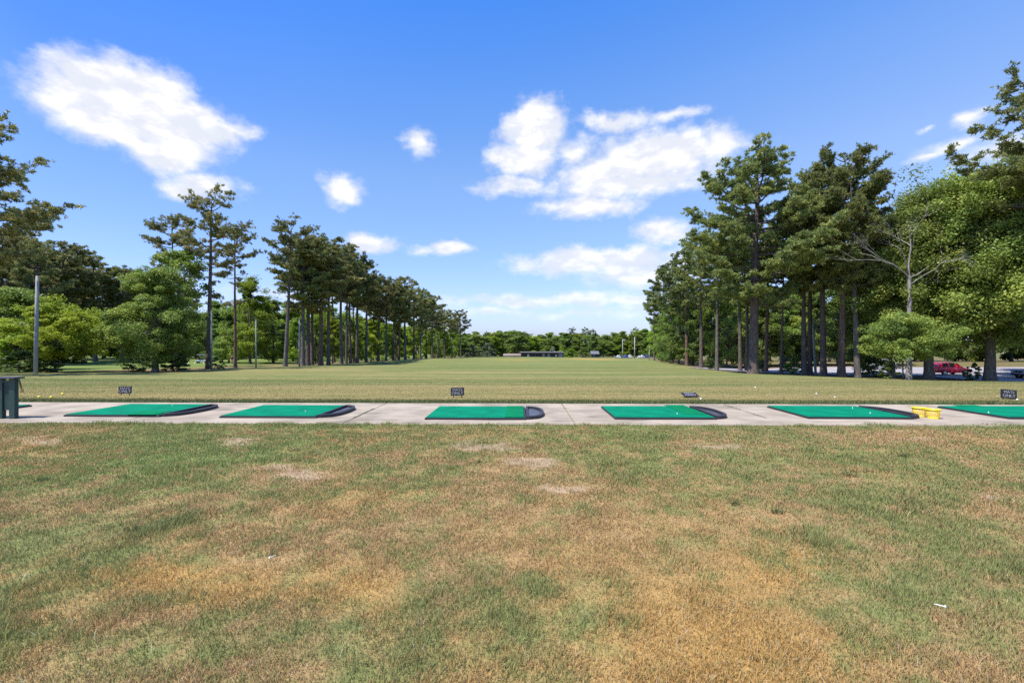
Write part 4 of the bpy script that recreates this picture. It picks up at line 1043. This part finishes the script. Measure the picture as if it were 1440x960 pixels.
def vehicle(name, loc, rz, paintm, kind, label, group=None, detail=True):
    root = empty(name, loc, rz, label=label, cat='car' if kind == 'suv' else 'pickup truck', group=group)
    if kind == 'suv':
        S = [(-2.18, .42, .80, .84, .78, .70), (-2.12, .34, 1.00, 1.05, .86, .74), (-1.95, .26, 1.02, 1.42, .89, .68), (-1.62, .22, 1.01, 1.60, .90, .63), (-.75, .20, 1.00, 1.655, .90, .63), (.15, .20, .98, 1.63, .90, .63), (.45, .20, .97, 1.54, .90, .64), (1.10, .20, .95, 1.00, .89, .78), (1.75, .22, .86, .92, .87, .72), (2.08, .28, .72, .80, .80, .62), (2.2, .38, .58, .64, .68, .52)]
        wh = (-1.35, 1.35); wr = .34; panes = [(3, 4), (4, 5)]; front_w = (6, 7); rear_w = (1, 2)
    else:
        S = [(-2.7, .55, 1.02, 1.04, .90, .86), (-2.66, .45, 1.06, 1.09, .94, .90), (-.72, .42, 1.06, 1.09, .95, .90), (-.66, .42, 1.06, 1.15, .95, .82), (-.60, .42, 1.07, 1.78, .95, .70), (-.1, .42, 1.06, 1.84, .95, .69), (.55, .42, 1.05, 1.80, .95, .69), (1.10, .42, 1.05, 1.14, .95, .82), (2.2, .44, 1.02, 1.10, .94, .84), (2.55, .46, .96, 1.03, .92, .80), (2.62, .52, .90, .95, .88, .76)]
        wh = (-1.7, 1.75); wr = .40; panes = [(4, 5), (5, 6)]; front_w = (6, 7); rear_w = (3, 4)
    V, Fc = loft(S)
    body = MB().add(V, Fc).build('body', paintm, root, smooth=True)
    sub = body.modifiers.new('smooth', 'SUBSURF'); sub.levels = 1; sub.render_levels = 2
    for (i, j) in panes:
        for q in side_pane(S, i, j, off=.012 if kind == 'suv' else .014):
            MB().add(q, [(0, 1, 2, 3)]).build('side_window', GLASS, root)
    for nm, (i, j), s in (('windshield', front_w, 1), ('rear_window', rear_w, -1)):
        A, B = S[i], S[j]; q = []
        for fr in (.08, .82):
            st = [A[k]+(B[k]-A[k])*fr for k in range(6)]
            q.append((st[0]+s*.02, st[5]*.92, st[3]+.012)); q.append((st[0]+s*.02, -st[5]*.92, st[3]+.012))
        MB().add([q[0], q[1], q[3], q[2]], [(0, 1, 2, 3)]).build(nm, GLASS, root)
    for wx in wh:
        for s in (-1, 1):
            y0 = s*.70; y1 = s*.925
            w = empty('wheel', (0, 0, 0)); w.parent = root
            ty = MB().lathe([(wr*.62, y0), (wr*.95, y0), (wr, y0+s*.04), (wr, y1-s*.04), (wr*.95, y1), (wr*.62, y1)], 24, 'y', (wx, 0, wr)).build('tyre', TYRE, w, smooth=True)
            MB().lathe([(0, y1-s*.015), (wr*.25, y1-s*.012), (wr*.55, y1-s*.05), (wr*.63, y1-s*.006)], 20, 'y', (wx, 0, wr)).build('rim', RIM, w, smooth=True)
            if detail:
                MB().lathe([(wr+.02, y1-s*.04), (wr+.075, y1-s*.015), (wr+.085, y1-s*.06)], 24, 'y', (wx, 0, wr)).build('wheel_arch', DARKP, root)
    fxx = S[-2][0]; zz = S[-2][2]
    for s in (-1, 1):
        MB().box(fxx-.10, fxx+.06, s*S[-2][4]*.93-.11, s*S[-2][4]*.93+.05, zz-.12, zz+.02).build('headlight', LAMP, root, bevel=.03)
        MB().box(S[1][0]-.03, S[1][0]+.1, s*S[1][4]*.96-.07, s*S[1][4]*.96+.02, .80, 1.0).build('tail_light', TAILR, root, bevel=.02)
    if detail:
        MB().box(S[-1][0]-.12, S[-1][0]+.08, -.80, .80, S[-1][1]-.10, S[-1][1]+.10).build('bumper', DARKP, root, bevel=.04)
        MB().box(S[-1][0]-.06, S[-1][0]+.035, -.5, .5, zz-.22, zz-.02).build('grille', DARKP, root, bevel=.02)
        for s in (-1, 1):
            MB().box(.62, .80, s*1.02-.09, s*1.02+.09, .98, 1.12).build('wing_mirror', paintm, root, bevel=.03)
            if kind == 'suv':
                MB().tube([(-1.5, s*.60, 1.62), (-1.3, s*.60, 1.70), (.0, s*.60, 1.70), (.15, s*.60, 1.64)], .018, 6).build('roof_rail', RIM, root)
            for dx in ((-.5, .35) if kind == 'suv' else (-.2,)):
                MB().box(dx-.08, dx+.08, s*.925-.012, s*.925+.012, .86, .89).build('door_handle', DARKP, root)
    return root
def drive(px, z): x = PX(px, z); return (x, z, gz(x, z)+.09)
vehicle('parked_car', drive(1334, 60.5), .0, RED, 'suv', 'red family car with roof rails parked beyond the trees')
vehicle('pickup_truck', drive(1467, 53.5), math.pi-.12, SILV, 'pickup', 'silver pickup with a dark bumper, cut off at the picture edge')
vehicle('parked_car', drive(1237, 72), math.pi, WHT, 'suv', 'white car half hidden behind the shrubs by the leaning pine')
for k, (px, m, lab) in enumerate([(869, WHT, 'distant white car, nearest to the dark house'), (878, BLU, 'distant dark blue car between two white ones'), (885, WHT, 'distant white car beside the far poles'), (901, WHT, 'distant white car past the far poles, near the pine line'), (909, BLU, 'distant dark blue car closest to the pine line')]):
    vehicle('parked_car', drive(px, 232), math.pi/2+.3*(k % 2), m, 'suv', lab, 'cars parked at the far end of the range', detail=False)

# ------------------------------------------------------------------ poles
POLE = simple('weathered_pole', (.30, .30, .31), .8, var=.2, scale=3); POLEW = simple('white_pole', (.40, .40, .39), .7, var=.1, scale=3); POLEG = simple('green_grey_pole', (.26, .31, .27), .7, var=.15, scale=3)
def pole(px, z, ytop, r, mat, label, lean=0.0):
    x = PX(px, z); g = gz(x, z); H = (480-ytop)*z/F+CAMH-g
    o = MB().tube([(0, 0, -.3), (0, 0, H*.5), (0, 0, H-.03), (0, 0, H)], [r, r*.88, r*.74, r*.5], 12).build('net_pole', mat, smooth=True)
    o.location = (x, z, g); o.rotation_euler = (0, lean, 0)
    tag(o, label, 'pole', 'tall poles around the range')
pole(50, 47, 388, .19, POLE, 'thick pale pole in front of the lime-green tree', .02)
pole(297.5, 60.5, 437, .11, POLEG, 'slim pale pole close beside the tallest thin pine trunk')
pole(360, 70, 450, .12, POLEG, 'grey pole standing alone between the sparse pine and pine row')
pole(421, 76, 447, .13, POLE, 'grey pole beside the first pine of the long row')
pole(1147, 60, 448, .16, POLEG, 'pale green-grey slanted pole among the right pine trunks', -.05)
pole(875.5, 205, 477, .17, POLEW, 'white pole at range end, farthest from the pine line')
pole(892.5, 200, 474, .22, POLEW, 'thicker white pole at range end, middle one of three')
pole(913, 150, 487, .12, POLEW, 'shorter white pole at range end, next to the pine line')

# ------------------------------------------------------------------ far buildings
def bz(px, z): x = PX(px, z); return x, gz(x, z)
DWALL = simple('dark_boards', (.035, .032, .038), .8, var=.25, scale=2); GWALL = simple('grey_boards', (.16, .16, .18), .8, var=.15); DROOF = simple('roof_felt', (.17, .155, .16), .8, var=.15)
BEIGE = simple('beige_wall', (.50, .40, .33), .8, var=.1); BROOF = simple('brown_roof', (.22, .16, .13), .8, var=.15); FRAMEW = simple('white_frame', (.7, .68, .64), .6); PANEM = simple('window_pane', (.18, .20, .22), .15, var=.2)
zb = 222; xb, gb = bz(763, zb)
bl = empty('long_building', (xb, zb, gb), .0, label='long low dark building with a flat overhanging roof at range end', cat='building')
MB().box(-10.5, 10.5, 0, 7, -.6, 2.75).build('wall', DWALL, bl)
MB().box(-10.9, 10.9, -1.0, 7.5, 2.76, 3.10).build('roof', DROOF, bl)
MB().box(7.6, 10.55, -.06, -.005, -.5, 2.7).build('end_panel', GWALL, bl)
for wx, ww, h0, h1, m in ((-7.0, .9, 0, 1.9, FRAMEW), (.4, .8, 1.0, 2.0, PANEM), (3.0, .9, .4, 2.0, PANEM), (6.6, .8, .9, 1.8, FRAMEW), (8.9, .9, .8, 1.9, PANEM)):
    f = MB().box(wx-ww/2-.1, wx+ww/2+.1, -.12, -.065, h0-.1, h1+.1).build('window' if h0 else 'door', FRAMEW if m is PANEM else DWALL, bl)
    MB().box(wx-ww/2, wx+ww/2, -.15, -.122, h0, h1).build('pane' if h0 else 'door_leaf', m, f)
for k in range(7):
    MB().box(-10.4+k*3.4-.08, -10.4+k*3.4+.08, -.95, -.8, -.5, 2.755).build('post', DWALL, bl)
zb2 = 228; x2, g2 = bz(720.5, zb2)
sh = empty('shed', (x2, zb2, g2), 0, label='low beige shed with a brown roof beside the long dark building', cat='shed')
MB().box(-4.3, 4.3, 0, 4, -.6, 1.45).build('wall', BEIGE, sh)
MB().add([(-4.6, -.4, 1.4), (4.6, -.4, 1.4), (4.6, 2, 2.3), (-4.6, 2, 2.3), (4.6, 4.4, 1.4), (-4.6, 4.4, 1.4)], [(0, 1, 2, 3), (3, 2, 4, 5), (0, 3, 5), (1, 4, 2), (0, 5, 4, 1)]).build('roof', BROOF, sh)
MB().box(.6, 1.7, -.05, -.005, .2, 1.15).build('window', PANEM, sh)
zb3 = 262; x3, g3 = bz(837, zb3)
ho = empty('dark_house', (x3, zb3, g3), 0, label='small dark house with a pale grey gable roof among far trees', cat='house')
MB().box(-2.6, 2.6, 0, 6, -.8, 2.6).build('wall', DWALL, ho)
MB().add([(-3.0, -.5, 2.5), (3.0, -.5, 2.5), (3.0, 3, 4.6), (-3.0, 3, 4.6), (3.0, 6.5, 2.5), (-3.0, 6.5, 2.5)], [(0, 1, 2, 3), (3, 2, 4, 5), (0, 3, 5), (1, 4, 2), (0, 5, 4, 1)]).build('roof', simple('pale_roof', (.12, .12, .13), .8), ho)
MB().box(-1.4, -.4, -.06, -.005, .8, 1.9).build('window', PANEM, ho)
ho.scale = (.8, .8, .8)

# ------------------------------------------------------------------ golf cart, tee markers and a golfer across the fairway
zc2 = 100; x4, g4 = bz(284.5, zc2)
gc = empty('golf_cart', (x4, zc2, g4), .3, label='white-roofed golf cart on the fairway behind the tallest pine', cat='golf cart')
MB().box(-1.15, 1.15, -.58, .58, .28, .62).build('body', SILV, gc, bevel=.08)
MB().box(-1.0, .75, -.62, .62, 1.78, 1.86).build('roof', WHT, gc, bevel=.03)
MB().box(-.55, .05, -.55, .55, .63, .85).build('seat', DARKP, gc, bevel=.04)
MB().box(-.62, -.50, -.55, .55, .86, 1.25).build('backrest', DARKP, gc, bevel=.04)
for sx in (-.9, .65):
    for sy in (-.54, .54): MB().tube([(sx+.1*(sx > 0), sy, .6), (sx, sy, 1.79)], .025, 6).build('post', DARKP, gc)
for sx in (-.75, .8):
    for s in (-1, 1): MB().lathe([(0, s*.62), (.15, s*.62), (.22, s*.60), (.22, s*.46), (.15, s*.45)], 16, 'y', (sx, 0, .22)).build('wheel', TYRE, gc, smooth=True)
for px, lab in ((265, 'round white tee marker, first in line with the golf cart'), (274, 'round white tee marker between two others near the golf cart'), (286.5, 'round white tee marker directly in front of the golf cart')):
    ball(px, 94, WHITE, lab, .13, 'white tee markers on the fairway')

SKIN = simple('skin', (.50, .30, .21), .5, var=.05); SHIRT = simple('red_shirt', (.16, .02, .03), .8); TROUS = simple('tan_trousers', (.50, .40, .28), .8); HAIR = simple('dark_hair', (.03, .02, .015), .6)
def skinned(name, joints, edges, mat, parent, lv=2):
    me = bpy.data.meshes.new(name); me.from_pydata([j[:3] for j in joints], edges, []); me.update()
    o = link(name, me, mat, parent)
    m = o.modifiers.new('skin', 'SKIN'); m.use_smooth_shade = True
    for i, j in enumerate(joints):
        r = j[3]; me.skin_vertices[0].data[i].radius = (r, r) if not isinstance(r, tuple) else r
    me.skin_vertices[0].data[0].use_root = True
    s = o.modifiers.new('sub', 'SUBSURF'); s.levels = 1; s.render_levels = lv
    return o
zp = 93; xp, gp = bz(326, zp)
J = [(0, 0, .95, .13), (0, 0, 1.15, (.15, .11)), (0, .01, 1.38, (.17, .11)), (0, 0, 1.50, .06), (0, -.02, 1.58, .075), (0, -.03, 1.68, (.085, .10)), (0, -.02, 1.75, .06),
     (.20, 0, 1.42, .06), (.27, -.02, 1.15, .045), (.22, -.18, .98, .035), (.18, -.26, .93, .035),
     (-.20, 0, 1.42, .06), (-.27, -.02, 1.15, .045), (-.22, -.18, .98, .035), (-.18, -.26, .93, .035),
     (.10, 0, .88, .095), (.11, -.02, .50, .07), (.12, .02, .09, .045), (.13, -.14, .04, .04),
     (-.10, 0, .88, .095), (-.11, -.02, .50, .07), (-.12, .02, .09, .045), (-.13, -.14, .04, .04)]
E = [(0, 1), (1, 2), (2, 3), (3, 4), (4, 5), (5, 6), (2, 7), (7, 8), (8, 9), (9, 10), (2, 11), (11, 12), (12, 13), (13, 14), (0, 15), (15, 16), (16, 17), (17, 18), (0, 19), (19, 20), (20, 21), (21, 22)]
for s, w in ((1, 10), (-1, 14)):
    bx, by, bzz = J[w][:3]
    for k, (dx, L) in enumerate(((.028, .07), (.010, .08), (-.009, .075), (-.026, .06))):
        J.append((bx+dx, by-.045, bzz-.02, .010)); J.append((bx+dx, by-.045-L*.5, bzz-.05, .009)); n = len(J)
        E += [(w, n-2), (n-2, n-1)]
    J.append((bx-s*.045, by-.02, bzz-.01, .011)); J.append((bx-s*.06, by-.06, bzz-.03, .010)); n = len(J); E += [(w, n-2), (n-2, n-1)]
pe = skinned('person', J, E, SKIN, None); pe.location = (xp, zp, gp); pe.rotation_euler = (0, 0, .8)
tag(pe, 'person in a dark red shirt and tan trousers standing across the fairway', 'person')
skinned('shirt', [(0, 0, .92, .155), (0, 0, 1.15, (.17, .13)), (0, .01, 1.36, (.19, .13)), (0, 0, 1.46, .09), (.21, 0, 1.41, .08), (.26, -.01, 1.2, .065), (-.21, 0, 1.41, .08), (-.26, -.01, 1.2, .065)], [(0, 1), (1, 2), (2, 3), (2, 4), (4, 5), (2, 6), (6, 7)], SHIRT, pe)
skinned('trousers', [(0, 0, .96, .15), (.10, 0, .86, .115), (.11, -.02, .50, .09), (.12, .02, .12, .07), (-.10, 0, .86, .115), (-.11, -.02, .50, .09), (-.12, .02, .12, .07)], [(0, 1), (1, 2), (2, 3), (0, 4), (4, 5), (5, 6)], TROUS, pe)
skinned('hair', [(0, .01, 1.70, .085), (0, .0, 1.76, .075), (0, -.05, 1.77, .05)], [(0, 1), (1, 2)], HAIR, pe)

# ------------------------------------------------------------------ sky with a cloud layer
SUN_EL, SUN_AZ = R(63), R(-120)      # azimuth measured from +Y towards +X: the sun stands on the left
world = bpy.data.worlds.new('World'); SC.world = world; world.use_nodes = True
nt = world.node_tree; nt.nodes.clear(); Lk = nt.links.new
out = N(nt, 'ShaderNodeOutputWorld')
sky = N(nt, 'ShaderNodeTexSky', sky_type='NISHITA'); sky.sun_disc = False; sky.sun_elevation = SUN_EL; sky.sun_rotation = SUN_AZ
sky.altitude = 0; sky.air_density = 1.0; sky.dust_density = .6; sky.ozone_density = 2.2
hs = N(nt, 'ShaderNodeHueSaturation'); hs.inputs['Saturation'].default_value = 1.12; hs.inputs['Value'].default_value = 1.0
Lk(sky.outputs['Color'], hs.inputs['Color'])
bg = N(nt, 'ShaderNodeBackground'); bg.inputs['Strength'].default_value = .13
tc = N(nt, 'ShaderNodeTexCoord')
sep = N(nt, 'ShaderNodeSeparateXYZ'); Lk(tc.outputs['Generated'], sep.inputs[0])
# the day's clear, strongly blue air: deeper blue overhead, milky near the horizon
hz = N(nt, 'ShaderNodeValToRGB'); he = hz.color_ramp.elements
he[0].position = 0.0; he[0].color = (.30, .345, .56, 1); he[1].position = .60; he[1].color = (.27, .49, .75, 1)
for pp, cc in ((.10, (.41, .41, .58)), (.33, (.56, .54, .58)), (.47, (.44, .54, .68))):
    e_ = he.new(pp); e_.color = (*cc, 1)
Lk(sep.outputs['Z'], hz.inputs['Fac'])
azf = N(nt, 'ShaderNodeMath', operation='ARCTAN2'); Lk(sep.outputs['X'], azf.inputs[0]); Lk(sep.outputs['Y'], azf.inputs[1])
azm = N(nt, 'ShaderNodeMapRange'); azm.inputs['From Min'].default_value = -math.pi; azm.inputs['From Max'].default_value = math.pi; Lk(azf.outputs[0], azm.inputs['Value'])
azr = N(nt, 'ShaderNodeValToRGB'); ar = azr.color_ramp.elements
ar[0].position = 0; ar[0].color = (.70, .70, .70, 1); ar[1].position = 1; ar[1].color = (.70, .70, .70, 1)
for pp, cc in ((.25, (.50, .56, .66)), (.373, (.37, .485, .655)), (.43, (.53, .60, .66)), (.5, (.66, .69, .70)), (.58, (.84, .77, .73)), (.63, (.93, .80, .74)), (.75, (.90, .79, .74))):
    e_ = ar.new(pp); e_.color = (*cc, 1)
Lk(azm.outputs[0], azr.inputs['Fac'])
hz2 = N(nt, 'ShaderNodeMix', data_type='RGBA', blend_type='MULTIPLY'); hz2.inputs['Factor'].default_value = 1.0
lowm = N(nt, 'ShaderNodeMapRange'); lowm.inputs['From Min'].default_value = .05; lowm.inputs['From Max'].default_value = .45; Lk(sep.outputs['Z'], lowm.inputs['Value'])
azb = N(nt, 'ShaderNodeMix', data_type='RGBA'); azb.inputs['A'].default_value = (.70, .70, .70, 1); Lk(lowm.outputs[0], azb.inputs['Factor']); Lk(azr.outputs[0], azb.inputs['B'])
Lk(hz.outputs['Color'], hz2.inputs['A']); Lk(azb.outputs['Result'], hz2.inputs['B'])
tn = N(nt, 'ShaderNodeMix', data_type='RGBA', blend_type='MULTIPLY'); tn.inputs['Factor'].default_value = 1.0
Lk(hs.outputs['Color'], tn.inputs['A']); Lk(hz2.outputs['Result'], tn.inputs['B'])
tg = N(nt, 'ShaderNodeVectorMath', operation='SCALE'); tg.inputs['Scale'].default_value = 2.92
Lk(tn.outputs['Result'], tg.inputs[0]); Lk(tg.outputs[0], bg.inputs['Color'])
def M(op, a=None, b=None, c=None, clamp=False):
    n = N(nt, 'ShaderNodeMath', operation=op); n.use_clamp = clamp
    for i, v in enumerate((a, b, c)):
        if v is None: continue
        if isinstance(v, (int, float)): n.inputs[i].default_value = v
        else: Lk(v, n.inputs[i])
    return n.outputs[0]
az = M('ARCTAN2', sep.outputs['X'], sep.outputs['Y']); el = M('ARCSINE', sep.outputs['Z'])
cmb = N(nt, 'ShaderNodeCombineXYZ'); Lk(az, cmb.inputs[0]); Lk(el, cmb.inputs[1])
def noise(sc, det, rough=.6, st=(1, 1, 1), off=(0, 0, 0)):
    mp = N(nt, 'ShaderNodeMapping'); mp.inputs['Scale'].default_value = st; mp.inputs['Location'].default_value = off; Lk(cmb.outputs[0], mp.inputs[0])
    n = N(nt, 'ShaderNodeTexNoise'); n.inputs['Scale'].default_value = sc; n.inputs['Detail'].default_value = det; n.inputs['Roughness'].default_value = rough
    Lk(mp.outputs[0], n.inputs[0]); return n
wn = noise(7, 6, .6, (1, 1.6, 1), (3.1, .7, 0))
wv = N(nt, 'ShaderNodeVectorMath', operation='SUBTRACT'); Lk(wn.outputs['Color'], wv.inputs[0]); wv.inputs[1].default_value = (.5, .5, .5)
wm = N(nt, 'ShaderNodeVectorMath', operation='MULTIPLY_ADD'); Lk(wv.outputs[0], wm.inputs[0]); wm.inputs[1].default_value = (.085, .06, 0); Lk(cmb.outputs[0], wm.inputs[2])
P = wm.outputs[0]
def ae(px, py):
    u, v = (px-720)/F, (480-py)/F
    a = math.atan(u); return a, math.atan(v*math.cos(a))
CL = [ # px, py, rx, ry, weight
 (120,120,95,50,1.1),(195,145,125,66,1.3),(268,180,90,46,1.15),(240,212,80,36,1.0),(150,172,95,42,1.0),(85,140,70,32,.8),(70,126,70,22,.45),(318,182,46,16,.6),
 (296,260,56,22,.85),(260,262,36,16,.5),(483,270,40,26,.9),(592,203,24,20,.6),
 (752,182,54,44,1.05),(742,226,58,34,.95),(715,266,56,15,.7),(800,215,40,30,.6),(925,222,110,48,1.15),(838,252,70,34,.95),(985,210,80,26,.7),(866,168,60,18,.65),(950,155,40,9,.4),(880,262,120,26,.8),
 (828,294,86,18,.9),(930,330,44,21,.75),(840,368,150,22,1.0),(905,386,110,26,.9),(524,344,38,14,.8),(632,348,34,13,.85),(596,351,30,9,.4),
 (760,421,190,11,.7),(880,424,90,10,.65),(690,437,60,8,.5),(830,440,110,8,.4),(1302,182,14,6,.45),(1362,168,24,12,.55),(1405,216,70,26,.6),(1345,206,50,10,.35),(1300,221,28,6,.4),(1080,330,60,10,.3),(420,420,90,9,.35)]
dens = None
for (px, py, rx, ry, w) in CL:
    a, e = ae(px, py)
    a1 = ae(px+rx, py)[0]-ae(px-rx, py)[0]; e1 = ae(px, py-ry)[1]-ae(px, py+ry)[1]
    sx, sy = 2/a1, 2/e1
    n = N(nt, 'ShaderNodeVectorMath', operation='MULTIPLY_ADD'); Lk(P, n.inputs[0]); n.inputs[1].default_value = (sx, sy, 0); n.inputs[2].default_value = (-a*sx, -e*sy, 0)
    ln = N(nt, 'ShaderNodeVectorMath', operation='LENGTH'); Lk(n.outputs[0], ln.inputs[0])
    d = M('MULTIPLY_ADD', ln.outputs['Value'], -w, w)
    dens = d if dens is None else M('SMOOTH_MAX', dens, d, .12)
fn = noise(13, 9, .60, (1, 1.35, 1))
f2 = noise(34, 6, .6, (1, 1.25, 1), (1, 2, 0))
dn = M('MULTIPLY_ADD', M('SUBTRACT', fn.outputs['Fac'], .5), 1.35, dens)
dn = M('MULTIPLY_ADD', M('SUBTRACT', f2.outputs['Fac'], .5), .45, dn)
mr = N(nt, 'ShaderNodeMapRange', interpolation_type='SMOOTHSTEP'); mr.inputs['From Min'].default_value = -.16; mr.inputs['From Max'].default_value = .60; Lk(dn, mr.inputs['Value'])
lowfade = N(nt, 'ShaderNodeMapRange'); lowfade.inputs['From Min'].default_value = 0.0; lowfade.inputs['From Max'].default_value = .22; lowfade.inputs['To Min'].default_value = .55; lowfade.inputs['To Max'].default_value = .97; Lk(el, lowfade.inputs['Value'])
alpha = M('MULTIPLY', mr.outputs[0], lowfade.outputs[0])
# cloud body: creamy white where thick, faintly grey-lavender in the folds
sh = N(nt, 'ShaderNodeMapRange', interpolation_type='SMOOTHSTEP'); sh.inputs['From Min'].default_value = .40; sh.inputs['From Max'].default_value = .64; Lk(noise(15, 7, .55, (1, 2.0, 1), (0, .11, 0)).outputs['Fac'], sh.inputs['Value'])
cr = N(nt, 'ShaderNodeMix', data_type='RGBA'); cr.inputs['A'].default_value = (1.06, 1.10, 1.22, 1); cr.inputs['B'].default_value = (1.46, 1.43, 1.40, 1); Lk(sh.outputs[0], cr.inputs['Factor'])
bgc = N(nt, 'ShaderNodeBackground'); bgc.inputs['Strength'].default_value = .525; Lk(cr.outputs['Result'], bgc.inputs['Color'])
mxs = N(nt, 'ShaderNodeMixShader'); Lk(alpha, mxs.inputs['Fac']); Lk(bg.outputs[0], mxs.inputs[1]); Lk(bgc.outputs[0], mxs.inputs[2])
Lk(mxs.outputs[0], out.inputs['Surface'])

sun = bpy.data.lights.new('sun', 'SUN'); sun.energy = 5.0; sun.angle = R(.53); sun.color = (1, .955, .88)
so = bpy.data.objects.new('sun', sun); COL.objects.link(so)
sd = Vector((math.sin(SUN_AZ)*math.cos(SUN_EL), math.cos(SUN_AZ)*math.cos(SUN_EL), math.sin(SUN_EL)))
so.rotation_euler = sd.to_track_quat('Z', 'Y').to_euler(); so.location = (-30, 0, 60)

cam = bpy.data.cameras.new('camera'); cam.sensor_width = 36; cam.lens = 16.0; cam.clip_end = 6000; cam.clip_start = .05
co = bpy.data.objects.new('camera', cam); COL.objects.link(co); co.location = (0, 0, CAMH); co.rotation_euler = (R(90), 0, 0)
SC.camera = co
SC.view_settings.view_transform = 'Standard'; SC.view_settings.look = 'None'; SC.view_settings.exposure = 0.6; SC.view_settings.gamma = 1.0
SC.view_settings.use_curve_mapping = False
SC.cycles.max_bounces = 8; SC.cycles.diffuse_bounces = 6; SC.cycles.transmission_bounces = 4; SC.cycles.use_denoising = False
print('OBJECTS', len(bpy.data.objects))
